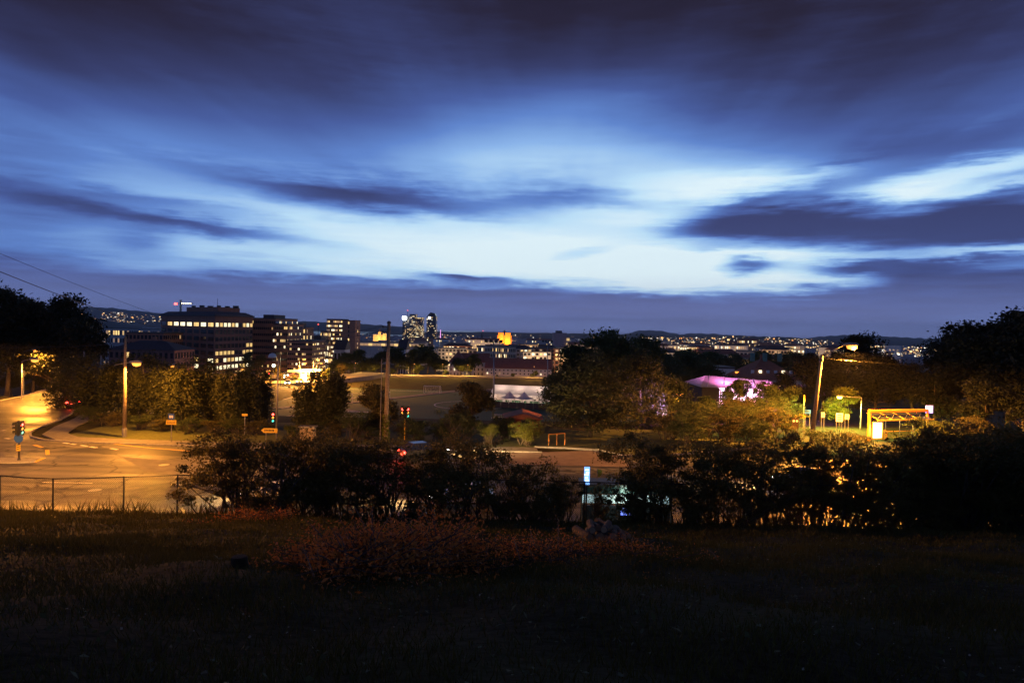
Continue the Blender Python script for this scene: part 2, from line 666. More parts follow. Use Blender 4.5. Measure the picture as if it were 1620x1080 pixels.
_n2 = t.nodes.new('ShaderNodeTexNoise')
_n2.inputs['Scale'].default_value = 6
_n2.inputs['Detail'].default_value = 5
t.links.new(_tc.outputs['Object'], _n2.inputs['Vector'])
t.links.new(_n2.outputs[0], _b.inputs['Height'])
t.links.new(_b.outputs[0], p.inputs['Normal'])
tag(link_mesh('ground', grid_mesh('ground', _V, len(_rr), len(_th), True, True), m_ground), kind='structure')

# ------------------------------------------------------------------ asphalt
m_asph, t, p = new_mat('asphalt')
_tc = t.nodes.new('ShaderNodeTexCoord')


def tn(scale, detail, vec, rough=0.6):
    n = t.nodes.new('ShaderNodeTexNoise')
    n.inputs['Scale'].default_value = scale
    n.inputs['Detail'].default_value = detail
    n.inputs['Roughness'].default_value = rough
    t.links.new(vec, n.inputs['Vector'])
    return n.outputs[0]


_mp = t.nodes.new('ShaderNodeMapping')
_mp.inputs['Scale'].default_value = (0.05, 0.22, 1)
_mp.inputs['Rotation'].default_value = (0, 0, 0.12)
t.links.new(_tc.outputs['Object'], _mp.inputs['Vector'])
_big = tn(1.0, 5, _mp.outputs[0], 0.62)
_fine = tn(14, 4, _tc.outputs['Object'])
_vo = t.nodes.new('ShaderNodeTexVoronoi')
_vo.inputs['Scale'].default_value = 0.13
_mp2 = t.nodes.new('ShaderNodeMapping')
_mp2.inputs['Scale'].default_value = (0.45, 1.3, 1)
t.links.new(_tc.outputs['Object'], _mp2.inputs['Vector'])
t.links.new(_mp2.outputs[0], _vo.inputs['Vector'])
_cr = t.nodes.new('ShaderNodeValToRGB')
_cr.color_ramp.elements[0].position = 0.36
_cr.color_ramp.elements[0].color = (0.022, 0.021, 0.021, 1)
_cr.color_ramp.elements[1].position = 0.64
_cr.color_ramp.elements[1].color = (0.15, 0.14, 0.12, 1)
_mx = t.nodes.new('ShaderNodeMath')
_mx.operation = 'MULTIPLY_ADD'
_sp = t.nodes.new('ShaderNodeSeparateColor')
t.links.new(_vo.outputs['Color'], _sp.inputs[0])
t.links.new(_sp.outputs[0], _mx.inputs[0])
_mx.inputs[1].default_value = 0.16
_ms = t.nodes.new('ShaderNodeMath')
_ms.operation = 'MULTIPLY_ADD'
t.links.new(_fine, _ms.inputs[0])
_ms.inputs[1].default_value = 0.22
_m0 = t.nodes.new('ShaderNodeMath')
_m0.operation = 'SUBTRACT'
t.links.new(_big, _m0.inputs[0])
_m0.inputs[1].default_value = 0.19
t.links.new(_m0.outputs[0], _ms.inputs[2])
t.links.new(_ms.outputs[0], _mx.inputs[2])
t.links.new(_mx.outputs[0], _cr.inputs[0])
# cracks and tar seams
_vc = t.nodes.new('ShaderNodeTexVoronoi')
_vc.feature = 'DISTANCE_TO_EDGE'
_vc.inputs['Scale'].default_value = 0.22
_dw = t.nodes.new('ShaderNodeVectorMath')
_dw.operation = 'ADD'
_nv = t.nodes.new('ShaderNodeTexNoise')
_nv.inputs['Scale'].default_value = 0.6
_nv.inputs['Detail'].default_value = 5
t.links.new(_tc.outputs['Object'], _nv.inputs['Vector'])
_dm = t.nodes.new('ShaderNodeVectorMath')
_dm.operation = 'SCALE'
_dm.inputs['Scale'].default_value = 2.2
t.links.new(_nv.outputs['Color'], _dm.inputs[0])
t.links.new(_tc.outputs['Object'], _dw.inputs[0])
t.links.new(_dm.outputs[0], _dw.inputs[1])
t.links.new(_dw.outputs[0], _vc.inputs['Vector'])
_cm = t.nodes.new('ShaderNodeMapRange')
_cm.inputs['From Min'].default_value = 0.008
_cm.inputs['From Max'].default_value = 0.035
_cm.inputs['To Min'].default_value = 0.2
_cm.inputs['To Max'].default_value = 1.0
t.links.new(_vc.outputs['Distance'], _cm.inputs['Value'])
# tyre-polished tracks along the lanes
_wv = t.nodes.new('ShaderNodeTexWave')
_wv.bands_direction = 'Y'
_wv.inputs['Scale'].default_value = 0.17
_wv.inputs['Distortion'].default_value = 2.5
_wv.inputs['Detail'].default_value = 3
_wv.inputs['Detail Scale'].default_value = 0.25
t.links.new(_tc.outputs['Object'], _wv.inputs['Vector'])
_wm = t.nodes.new('ShaderNodeMapRange')
_wm.inputs['To Min'].default_value = 0.6
_wm.inputs['To Max'].default_value = 1.12
t.links.new(_wv.outputs['Fac'], _wm.inputs['Value'])
_pm = t.nodes.new('ShaderNodeMath')
_pm.operation = 'MULTIPLY'
t.links.new(_cm.outputs[0], _pm.inputs[0])
t.links.new(_wm.outputs[0], _pm.inputs[1])
_vm = t.nodes.new('ShaderNodeVectorMath')
_vm.operation = 'SCALE'
t.links.new(_cr.outputs[0], _vm.inputs[0])
t.links.new(_pm.outputs[0], _vm.inputs['Scale'])
t.links.new(_vm.outputs[0], p.inputs['Base Color'])
_rr2 = t.nodes.new('ShaderNodeMapRange')
_rr2.inputs['To Min'].default_value = 0.42
_rr2.inputs['To Max'].default_value = 0.75
_rr2.inputs['From Min'].default_value = 0.35
_rr2.inputs['From Max'].default_value = 0.65
t.links.new(_big, _rr2.inputs['Value'])
t.links.new(_rr2.outputs[0], p.inputs['Roughness'])
_b = t.nodes.new('ShaderNodeBump')
_b.inputs['Strength'].default_value = 0.35
_b.inputs['Distance'].default_value = 0.02
t.links.new(tn(60, 3, _tc.outputs['Object']), _b.inputs['Height'])
t.links.new(_b.outputs[0], p.inputs['Normal'])


def sheet(name, pts, z, mat, kind='structure'):
    b = MB()
    b.quad(*[(q[0], q[1], z) for q in pts])
    return tag(b.build(name, mat), kind=kind)


def arc(c, r, a0, a1, n=10):
    return [(c[0] + r * math.cos(R(a0 + (a1 - a0) * i / n)), c[1] + r * math.sin(R(a0 + (a1 - a0) * i / n))) for i in range(n + 1)]


# main street, running left to right, with a mouth that swings off to the back left
ROAD_Y0, ROAD_Y1 = 34.2, 63.0
mouth = [(-44.5, 64.8), (-46.8, 66.4), (-48.6, 69.0), (-49.9, 72.5), (-51.2, 77.5), (-53.5, 83), (-56.8, 89), (-60.5, 97), (-64, 108)]
road_poly = [(-140, ROAD_Y0), (110, ROAD_Y0), (110, 62.0), (22, 63.2), (10.3, 62.3), (8.4, 65.3), (3.6, 63.6), (-11, 62.9), (-26.6, 62.8), (-36, 63.4), (-41, 63.8)] + mouth + [(-76, 112), (-72, 101), (-70.5, 93), (-73, 89.5), (-84, 87), (-140, 84)]
road = sheet('road', road_poly, 0.004, m_asph)
m_pave = MAT('pavement_slabs', (0.16, 0.15, 0.145), 0.85, 0.25, 1.5, 0.2)


def strip(name, line, w, z0, z1, mat, kind=None, parent=None):
    """a solid band along a polyline"""
    b = MB()
    n = len(line)
    L_, R_ = [], []
    for i in range(n):
        a = Vector(line[max(i - 1, 0)])
        c = Vector(line[min(i + 1, n - 1)])
        d = (c - a).normalized()
        nn = Vector((-d.y, d.x)) * w / 2
        q = Vector(line[i])
        L_.append(q + nn)
        R_.append(q - nn)
    for i in range(n - 1):
        k = len(b.v)
        for q, z in ((L_[i], z0), (R_[i], z0), (R_[i + 1], z0), (L_[i + 1], z0), (L_[i], z1), (R_[i], z1), (R_[i + 1], z1), (L_[i + 1], z1)):
            b.v.append((q.x, q.y, z))
        b.f += [(k + 4, k + 5, k + 6, k + 7), (k, k + 3, k + 7, k + 4), (k + 1, k + 5, k + 6, k + 2)]
        if i == 0:
            b.f.append((k, k + 4, k + 5, k + 1))
        if i == n - 2:
            b.f.append((k + 3, k + 2, k + 6, k + 7))
    o = b.build(name, mat, parent)
    if kind:
        tag(o, kind=kind)
    return o


m_kerb = MAT('granite_kerb', (0.30, 0.29, 0.27), 0.8, 0.25, 4, 0.2)
# pavement along the foot of the bank and along the far verge
strip('pavement', [(-140, 35.4), (110, 35.4)], 2.3, 0.0, 0.12, m_pave, 'structure')
strip('kerb', [(-140, 36.65), (110, 36.65)], 0.16, 0.0, 0.13, m_kerb, 'structure')
far_line = [(3.0, 63.45), (-11, 62.95), (-26.6, 62.85), (-36, 63.45), (-41, 63.85)] + mouth
strip('kerb', far_line, 0.18, 0.0, 0.12, m_kerb, 'structure')
strip('pavement', [(2.6, 64.7), (-11, 64.2), (-26.6, 64.1), (-36, 64.6), (-42.5, 65.4), (-45.5, 68.0), (-47.6, 73), (-49.4, 79), (-52, 85)], 2.1, 0.0, 0.10, m_pave, 'structure')
strip('kerb', [(-84, 87.1), (-73, 89.6), (-70.6, 93.2), (-72.1, 101), (-76, 112)], 0.2, 0.0, 0.12, m_kerb, 'structure')
# lay-by and the raised grass island on the right
m_layby = MAT('worn_layby_asphalt', (0.20, 0.15, 0.135), 0.8, 0.25, 0.8, 0.2)
sheet('layby', [(-2.5, 64.4), (3.6, 63.8), (8.4, 65.2), (10.2, 62.6), (10.3, 57.5), (-4, 58.0)], 0.010, m_layby)
m_lawn = MAT('short_lawn', (0.075, 0.085, 0.022), 0.95, 0.35, 2.5, 0.5)
isl = [(8.6, 65.2), (10.5, 62.6), (14.5, 63.4), (19.5, 65.6), (25, 69.0), (24, 71.5), (18, 72.0), (11, 70.6), (3, 68.2), (2.4, 66.2), (5.5, 66.0)]
b = MB()
b.prism(isl, 0.0, 0.14)
tag(b.build('grass_island', m_lawn), kind='structure')
strip('kerb', [(2.4, 65.9), (5.5, 65.7), (8.45, 64.95), (10.45, 62.3), (14.6, 63.1), (19.6, 65.3), (25.2, 68.8)], 0.22, 0.0, 0.17, m_kerb, 'structure')
b = MB()
b.prism([(-44, 66.6), (-40, 66.0), (-36, 65.9), (-26.6, 65.4), (-11, 65.5), (2.3, 66.1), (2.9, 68.1), (10, 71), (18, 72.3), (26, 72), (27, 79), (-44, 79)], 0.0, 0.06)
tag(b.build('lawn_verge', m_lawn), kind='structure')

# painted markings
m_paint = MAT('white_road_paint', (0.62, 0.60, 0.56), 0.7, 0.25, 5)
m_ypaint = MAT('yellow_road_paint', (0.72, 0.42, 0.05), 0.7, 0.2, 5)
mk = [0]


def mark(a, c, w, mat=m_paint):
    a, c = Vector(a[:2]), Vector(c[:2])
    d = (c - a).normalized()
    nn = Vector((-d.y, d.x)) * w / 2
    z = 0.009
    b = MB()
    b.quad(*[(q.x, q.y, z) for q in (a - nn, c - nn, c + nn, a + nn)])
    return b.build('road_marking', mat, road)


def gmark(p0, p1, w, mat=m_paint):
    return mark(G(*p0), G(*p1), w, mat)


_a, _c = Vector(G(72, 671)[:2]), Vector(G(108, 656)[:2])
for i in range(9):
    mark(_a.lerp(_c, i / 9), _a.lerp(_c, (i + 0.55) / 9), 0.16)
for q in (((100, 700), (109, 701.5)), ((112, 702), (120, 703)), ((128, 704), (138, 705.5)), ((143, 706.5), (153, 708)),
          ((8, 693), (16, 694)), ((24, 696), (32, 697.5)), ((175, 709), (186, 711)), ((3, 681), (9, 680)), ((18, 675), (24, 673.5))):
    gmark(q[0], q[1], 0.3)
for q in (((54, 703.5), (67, 707.5)), ((74.5, 711.5), (75.5, 719)), ((70, 724), (54, 731))):
    gmark(q[0], q[1], 0.30, m_ypaint)
_y = [G(x, y) for x, y in ((165, 700), (200, 704.5), (240, 708.5), (290, 712.5), (340, 717), (420, 723))]
for i in range(5):
    mark(_y[i], _y[i + 1], 0.22, m_ypaint)
for x in range(-60, 90, 9):
    if not -22 < x < -14:
        mark((x, 48.4 + 0.01 * x), (x + 3.5, 48.4 + 0.01 * (x + 3.5)), 0.14)
for k in range(7):
    mark((-27.5 + k * 1.0, 37.6), (-27.5 + k * 1.0, 40.6), 0.5)
# patched asphalt
m_patch = MAT('old_concrete_patch', (0.20, 0.18, 0.15), 0.8, 0.3, 0.7, 0.2)
sheet('worn_patch', [G(190, 722, 0), G(262, 728, 0), G(325, 720, 0), G(420, 735, 0), G(400, 762, 0), G(300, 752, 0), G(235, 748, 0)], 0.007, m_patch)
m_tar = MAT('fresh_tar_patch', (0.035, 0.034, 0.034), 0.55, 0.3, 2)
sheet('tar_patch', [(-40, 59.5), (-22, 57.8), (-10, 58.2), (-10, 60.6), (-22, 60.3), (-38, 61.5)], 0.006, m_tar)
# manhole cover
mh = thing('manhole_cover', 'round iron manhole cover in the road behind the left fence bay', 'manhole cover', tuple(G(70, 804)) )
MB().lathe([(0.42, 0.003), (0.42, 0.012), (0.36, 0.012), (0.36, 0.008), (0.0, 0.008)], 20).build('cover', m_steel, mh)
MB().lathe([(0.52, 0.003), (0.52, 0.010), (0.44, 0.010), (0.43, 0.003)], 20).build('rim', m_dark, mh)

for px, py, lab in ((150, 775, 'round iron manhole cover in the near lane between two fence posts'), (260, 735, 'round iron manhole cover on the pale worn patch of road')):
    mh2 = thing('manhole_cover', lab, 'manhole cover', tuple(G(px, py)))
    link_mesh('cover', mh.children[0].data, None, mh2)
    link_mesh('rim', mh.children[1].data, None, mh2)
for x_ in (-30.0, -12.0, 4.0):
    dg = thing('drain_grate', 'iron drain grate in the near gutter, %s' % {-30.0: 'by the left fence bays', -12.0: 'behind the left part of the hedge', 4.0: 'before the tram shelter'}[x_], 'drain', (x_, 37.0, .006))
    MB().box((0, 0, .004), (.5, .4, .008)).build('frame', m_steel, dg)
    for k in range(5):
        MB().box((-.18 + .09 * k, 0, .010), (.035, .32, .006)).build('slot', m_dark, dg)

# ------------------------------------------------------------------ football pitch
PZ = -9.0
m_turf = MAT('artificial_turf', (0.018, 0.085, 0.048), 0.9, 0.15, 0.25)
m_path = MAT('asphalt_path', (0.16, 0.15, 0.16), 0.85, 0.2, 0.6)
pc = Vector((-10.5, 176, 0))
pang = R(-7)


def pp(u, v):
    """pitch frame: u along the length, v along the width"""
    c, s = math.cos(pang), math.sin(pang)
    return (pc.x + u * c - v * s, pc.y + u * s + v * c)


pitch = sheet('football_pitch', [pp(-55, -37), pp(55, -37), pp(55, 37), pp(-55, 37)], PZ + 0.35, m_turf)
_lp = [PZ + 0.36]


def pmark(u0, v0, u1, v1, w=0.34):
    a, c = Vector(pp(u0, v0)), Vector(pp(u1, v1))
    d = (c - a).normalized()
    nn = Vector((-d.y, d.x)) * w / 2
    b = MB()
    b.quad(*[(q.x, q.y, PZ + 0.36) for q in (a - nn, c - nn, c + nn, a + nn)])
    b.build('pitch_marking', m_paint, pitch)


for q in ((-50, -32, 50, -32), (-50, 32, 50, 32), (-50, -32, -50, 32), (50, -32, 50, 32), (0, -32, 0, 32),
          (-50, -20, -34, -20), (-34, -20, -34, 20), (-34, 20, -50, 20), (50, -20, 34, -20), (34, -20, 34, 20), (34, 20, 50, 20)):
    pmark(*q)
_pts = [(9.15 * math.cos(2 * math.pi * i / 40), 9.15 * math.sin(2 * math.pi * i / 40)) for i in range(41)]
b = MB()
for i in range(40):
    o_, n_ = 9.33 / 9.15, 8.97 / 9.15
    q = [pp(_pts[i][0] * n_, _pts[i][1] * n_), pp(_pts[i + 1][0] * n_, _pts[i + 1][1] * n_), pp(_pts[i + 1][0] * o_, _pts[i + 1][1] * o_), pp(_pts[i][0] * o_, _pts[i][1] * o_)]
    b.quad(*[(x, y, PZ + 0.362) for x, y in q])
b.build('centre_circle', m_paint, pitch)
strip('path', [tuple(G(430, 646, PZ + .3)[:2]), tuple(G(540, 638.5, PZ + .3)[:2]), tuple(G(640, 628, PZ + .3)[:2]), tuple(G(735, 617, PZ + .3)[:2]), tuple(G(800, 616, PZ + .3)[:2])], 3.2, PZ - 0.4, PZ + 0.42, m_path, 'structure')
strip('path', [tuple(G(430, 664, PZ + .3)[:2]), tuple(G(500, 655, PZ + .3)[:2]), tuple(G(560, 649, PZ + .3)[:2])], 4.5, PZ - 0.4, PZ + 0.425, m_path, 'structure')
# the lamp-lit street beyond the pitch
strip('back_street', [(-120, 272), (-60, 279), (-10, 284), (60, 280), (120, 270)], 9.0, PZ - 1.5, PZ + 0.15, m_path, 'structure')
# street at the junction left of the pitch
strip('side_street', [(-150, 225), (-88, 215), (-70, 226), (-58, 262), (-56, 276)], 11.0, -10.0, -7.7, m_path, 'structure')

# ------------------------------------------------------------------ vegetation
def leaf_quads(pos, size, rng, flat=0.35, aspect=0.55):
    n = len(pos)
    nrm = rng.normal(size=(n, 3))
    nrm[:, 2] += flat * 2
    nrm /= np.linalg.norm(nrm, axis=1, keepdims=True)
    t = rng.normal(size=(n, 3))
    t -= nrm * np.sum(t * nrm, 1, keepdims=True)
    t /= np.linalg.norm(t, axis=1, keepdims=True)
    s = np.cross(nrm, t)
    L_ = (size * np.clip(rng.lognormal(-.05, .32, n), .4, 2.0))[:, None]
    a = pos - t * L_ * 0.5
    c = pos + t * L_ * 0.5
    b_ = pos + s * L_ * aspect * 0.5 + nrm * L_ * 0.08 - t * L_ * 0.06
    d_ = pos - s * L_ * aspect * 0.5 + nrm * L_ * 0.08 - t * L_ * 0.06
    return np.stack([a, b_, c, d_], 1)


def crown_points(rng, H, base, Rc, shape, n_cl, per, cr):
    ph = rng.uniform(0, 6.28, 6)
    cl, lv = [], []
    if shape in ('round', 'column', 'shrub'):
        # boughs: the crown is a group of uneven lobes with gaps between them
        lobes = []
        nl = {'round': 11, 'column': 8, 'shrub': 12}[shape]
        for i in range(nl):
            a = i * 2.4 + rng.uniform(-.5, .5)
            D = H - base
            if shape == 'round':
                t_ = .22 + .62 * ((i * .618 + ph[0]) % 1)
                o_ = Rc * rng.uniform(.42, .74) * (1 - (2 * t_ - .9) ** 2) if i else 0.0
                rr_ = Rc * rng.uniform(.36, .60)
                rz_ = rr_ * rng.uniform(.7, .95)
            elif shape == 'column':
                t_ = rng.uniform(.20, .56)
                o_ = Rc * rng.uniform(.25, .60)
                rr_ = Rc * rng.uniform(.40, .60)
                rz_ = D * rng.uniform(.26, .42)
            else:
                t_ = rng.uniform(.30, .80)
                o_ = Rc * rng.uniform(.25, .75)
                rr_ = Rc * rng.uniform(.32, .54)
                rz_ = rr_ * rng.uniform(.8, 1.15)
            lobes.append((np.array([o_ * math.cos(a), o_ * math.sin(a), base + D * t_]), rr_, rz_))
        wts = np.array([l[1] ** 2 * l[2] for l in lobes])
        wts /= wts.sum()
        while len(cl) < n_cl:
            c0, rr_, rz_ = lobes[int(rng.choice(nl, p=wts))]
            d = rng.normal(size=3)
            d[2] += .35
            d /= np.linalg.norm(d)
            c = c0 + d * np.array([rr_, rr_, rz_]) * (.45 + .60 * rng.uniform() ** .5)
            if c[2] < base * .6:
                continue
            cl.append(c)
            k = int(per * rng.lognormal(-.12, .45))
            sg = cr * rng.uniform(.45, 1.15)
            lv.append(c + np.clip(rng.normal(size=(k, 3)), -1.7, 1.7) * sg * np.array([1, 1, .6 if shape != 'column' else 1.2]))
        lv = np.concatenate(lv)
        f = H / np.percentile(lv[:, 2], 99.7)
        lv[:, 2] *= f
        cl = [c * np.array([1, 1, f]) for c in cl]
        lv = lv[lv[:, 2] > 0.08]
        return cl, lv
    while len(cl) < n_cl:
        tt = rng.uniform(0, 1)
        if shape == 'round':
            pr = max(0.0, 1 - (2 * tt ** 0.85 - 1) ** 2) ** 0.5
        elif shape == 'column':
            pr = min(1.0, (tt / 0.12) ** 0.6) * (1 - tt ** 3.2) ** 0.6
        elif shape == 'cone':
            pr = min(1.0, tt / 0.08) * (1 - tt) ** 0.75
        elif shape == 'spread':
            pr = (1 - tt ** 1.6) * (0.80 + 0.20 * math.sin(tt * 26)) * min(1, tt / 0.06)
        else:  # shrub
            pr = (1 - tt ** 2.4) ** 0.5 * (0.72 + 0.28 * min(1, tt / 0.35))
        if rng.uniform() > pr + 0.12:
            continue
        a = rng.uniform(0, 6.283)
        lob = 1 + 0.20 * math.sin(2 * a + ph[0] + 3 * tt) + 0.16 * math.sin(3 * a + ph[1] - 5 * tt) + 0.10 * math.sin(5 * a + ph[2] + 9 * tt)
        r = Rc * pr * lob * (0.35 + 0.65 * math.sqrt(rng.uniform()))
        c = np.array([r * math.cos(a), r * math.sin(a), base + (H - base) * tt])
        cl.append(c)
        k = int(per * rng.uniform(0.5, 1.4))
        sg = cr * rng.uniform(0.55, 1.25)
        sc_ = np.array([1, 1, 0.62]) if shape in ('round', 'shrub') else (np.array([0.8, 0.8, 1.25]) if shape == 'column' else np.array([1.25, 1.25, 0.4]))
        lv.append(c + rng.normal(size=(k, 3)) * sg * sc_)
    lv = np.concatenate(lv)
    lv = lv[(lv[:, 2] > 0.08) & (lv[:, 2] < H * 1.05)]
    return cl, lv


def tree_meshes(seed, H, Rc, base, shape, n_cl, per, cr, leaf, trunk_r, n_limb=18, stems=1):
    rng = np.random.default_rng(seed)
    cl, lv = crown_points(rng, H, base, Rc, shape, n_cl, per, cr)
    leaf_me = np_mesh('crown', leaf_quads(lv, leaf, rng), 4)
    b = MB()
    if stems == 1:
        pts, rs = [], []
        top = H * 0.86
        bx, by = rng.normal(size=2) * Rc * 0.05
        for i in range(7):
            q = i / 6
            pts.append((bx * math.sin(q * 4), by * math.sin(q * 3.3), -0.6 + (top + 0.6) * q))
            rs.append(trunk_r * (1.25 if i == 0 else 1) * (1 - 0.85 * q) + 0.012)
        b.tube(pts, rs, 7)
        for i in rng.permutation(len(cl))[:n_limb]:
            c = cl[i]
            z0 = max(base * 0.7, min(c[2] - 0.35 * math.hypot(c[0], c[1]) - 0.2, top * 0.9))
            q = (z0 + 0.6) / (top + 0.6)
            s0 = np.array([bx * math.sin(q * 4), by * math.sin(q * 3.3), z0])
            m = s0 * 0.5 + c * 0.5 + rng.normal(size=3) * 0.12 * Rc * np.array([1, 1, .6])
            r0 = max(0.02, trunk_r * (1 - 0.85 * q) * 0.45)
            b.tube([tuple(s0), tuple(m), tuple(c)], [r0, r0 * 0.6, r0 * 0.18], 5, False)
    else:
        for i in range(stems):
            c = cl[int(rng.integers(len(cl)))]
            f = np.array([rng.normal() * 0.25 * Rc, rng.normal() * 0.2 * Rc, -0.2])
            m = f * 0.55 + c * 0.45 + rng.normal(size=3) * 0.1
            b.tube([tuple(f), tuple(m), tuple(c)], [trunk_r, trunk_r * 0.7, trunk_r * 0.2], 5, False)
            for j in range(2):
                e = cl[int(rng.integers(len(cl)))]
                if np.linalg.norm(e - m) < Rc * 1.3:
                    b.tube([tuple(m), tuple((m + e) / 2 + rng.normal(size=3) * .08), tuple(e)], [trunk_r * .5, trunk_r * .35, trunk_r * .12], 4, False)
    return b.mesh('trunk', True), leaf_me


PROTO = {}


def proto(key, *a, **k):
    PROTO[key] = tree_meshes(*a, **k)


# key: seed, height, crown radius, crown base, shape, clumps, leaves per clump, clump radius, leaf size, trunk radius
proto('round_a', 1, 10, 4.2, 2.2, 'round', 170, 100, 0.62, 0.30, 0.22, n_limb=26)
proto('round_b', 2, 10, 4.8, 1.6, 'round', 180, 100, 0.62, 0.30, 0.24, n_limb=26)
proto('round_c', 3, 10, 3.6, 1.2, 'round', 150, 100, 0.58, 0.30, 0.20, n_limb=24)
proto('column_a', 4, 7, 1.75, 0.25, 'column', 150, 90, 0.34, 0.20, 0.12, n_limb=20)
proto('column_b', 5, 7, 1.55, 0.2, 'column', 140, 90, 0.34, 0.20, 0.11, n_limb=20)
proto('column_c', 6, 7, 2.1, 0.3, 'column', 165, 90, 0.38, 0.20, 0.12, n_limb=20)
proto('spread_a', 7, 11, 6.6, 1.4, 'spread', 250, 90, 0.62, 0.26, 0.30, n_limb=60)
proto('spread_b', 8, 10, 4.6, 0.8, 'spread', 170, 90, 0.55, 0.24, 0.22, n_limb=44)
proto('shrub_a', 9, 3.7, 2.0, 0.35, 'shrub', 112, 115, 0.25, 0.095, 0.045, stems=22)
proto('shrub_b', 10, 3.7, 1.8, 0.3, 'shrub', 100, 112, 0.24, 0.095, 0.04, stems=20)
proto('shrub_c', 11, 3.7, 2.3, 0.5, 'shrub', 108, 112, 0.25, 0.098, 0.05, stems=24)
proto('shrub_d', 12, 3.7, 1.9, 0.9, 'shrub', 76, 105, 0.25, 0.095, 0.05, stems=18)
_leafmats = {'h': m_leaf_h, 'g': m_leaf_g, 'd': m_leaf_d, 'k': m_leaf_k, 'o': m_leaf_o, 'y': m_leaf_y, 'r': m_leaf_r}
_PM = {}


def plant(key, name, label, cat, x, y, h, w=1.0, mat='g', group=None, rz=None, z=None, sink=0.05):
    """a tree or shrub from one of the grown forms: height h, width factor w"""
    if (key, mat) not in _PM:
        tr, lf = PROTO[key]
        tr2, lf2 = tr.copy(), lf.copy()
        tr2.materials.append(m_bark)
        lf2.materials.append(_leafmats[mat])
        _PM[(key, mat)] = (tr2, lf2)
    tr, lf = _PM[(key, mat)]
    base_h = {'r': 10, 'c': 7, 's': 3.7}[key[0]]
    if key.startswith('spread'):
        base_h = 11 if key == 'spread_a' else 10
    s = h / base_h
    zz = hz1(x, y) if z is None else z
    o = thing(name, label, cat, (x, y, zz - sink), random.uniform(0, 6.28) if rz is None else rz, group)
    o.scale = (s * w, s * w, s)
    link_mesh('stems' if key.startswith('shrub') else 'trunk', tr, None, o)
    link_mesh('foliage' if key.startswith('shrub') else 'crown', lf, None, o)
    return o


# hedge of shrubs along the lip of the bank
hedge = [  # px of the stem, depth, height, width, form, words
    (372, 27.3, 3.7, 1.00, 'shrub_a', 'leafy shrub at the left end of the hedge, overhanging the fence'),
    (455, 27.0, 3.75, 0.95, 'shrub_c', 'dense dark shrub second from the left end of the hedge'),
    (535, 27.4, 3.75, 1.0, 'shrub_b', 'dark shrub in the hedge below the small kiosk'),
    (612, 27.2, 3.4, 1.05, 'shrub_d', 'thin see-through shrub in the hedge in front of the tall pole'),
    (690, 27.6, 3.3, 1.05, 'shrub_d', 'sparse shrub in the hedge below the red traffic light'),
    (745, 27.0, 3.6, 1.0, 'shrub_b', 'upright shrub in the hedge below the floodlight mast'),
    (830, 27.5, 3.0, 1.0, 'shrub_c', 'low broad shrub in the hedge left of the tram stop gap'),
    (893, 27.1, 2.1, 0.7, 'shrub_d', 'small thin shrub at the left edge of the hedge gap'),
    (948, 27.6, 1.9, 0.55, 'shrub_d', 'small twiggy shrub standing in the gap of the hedge'),
    (1045, 27.0, 3.7, 1.05, 'shrub_a', 'dense shrub just right of the gap in the hedge'),
    (1000, 27.5, 2.3, 0.6, 'shrub_d', 'thin little shrub at the right edge of the hedge gap'),
    (1140, 27.4, 3.7, 1.0, 'shrub_b', 'shrub in the hedge below the purple lit tent'),
    (1205, 27.0, 3.5, 1.0, 'shrub_d', 'thin shrub in the hedge with lamplight showing through'),
    (1285, 27.3, 3.9, 0.95, 'shrub_a', 'dark shrub in the hedge in front of the leaning lamp post'),
    (1365, 27.0, 3.8, 0.95, 'shrub_c', 'dark shrub in the hedge below the orange shelter left end'),
    (1440, 27.3, 3.8, 1.0, 'shrub_a', 'dark shrub in the hedge below the orange shelter right end'),
    (1510, 26.9, 4.2, 1.05, 'shrub_b', 'dark shrub in the hedge right of the orange shelter'),
    (1585, 27.2, 4.4, 1.05, 'shrub_c', 'big dark shrub at the right end of the hedge'),
    (1670, 27.0, 4.6, 1.05, 'shrub_a', 'dark shrub cut by the right edge of the picture'),
]
for px, Y, h, w, key, lab in hedge:
    q = P(px, 700, Y)
    plant(key, 'hedge_shrub', lab, 'shrub', q.x, Y, h, w, 'h', 'shrubs of the hedge above the street')
# second row thickening the right half
for i, (px, h) in enumerate([(1475, 3.6), (1545, 4.0), (1620, 4.4), (1690, 4.4)]):
    q = P(px, 700, 28.6)
    plant(['shrub_c', 'shrub_a', 'shrub_b'][i % 3], 'hedge_shrub', 'shrub of the back row on the right half of the hedge, %s from the left' % ORD[i], 'shrub', q.x, 28.6, h + 1.0, 1.0, 'h', 'back row shrubs of the hedge')
# lower fringe filling the foot of the hedge
fr = [(410, 0.9), (495, 1.3), (570, 1.1), (655, 0.8), (790, 1.2), (865, 1.0), (1010, 1.1), (1100, 1.5), (1170, 1.3), (1245, 1.4), (1325, 1.8), (1400, 1.7), (1475, 1.9), (1550, 2.0), (1625, 2.1)]
for i, (px, h) in enumerate(fr):
    q = P(px, 800, 26.2)
    plant(['shrub_a', 'shrub_b', 'shrub_c'][i % 3], 'low_shrub', 'low bush at the foot of the hedge, %s from the left' % ORD[i], 'bush', q.x, 26.2 + 0.3 * math.sin(i * 2.1), h, 1.5, 'h', 'low bushes at the foot of the hedge')

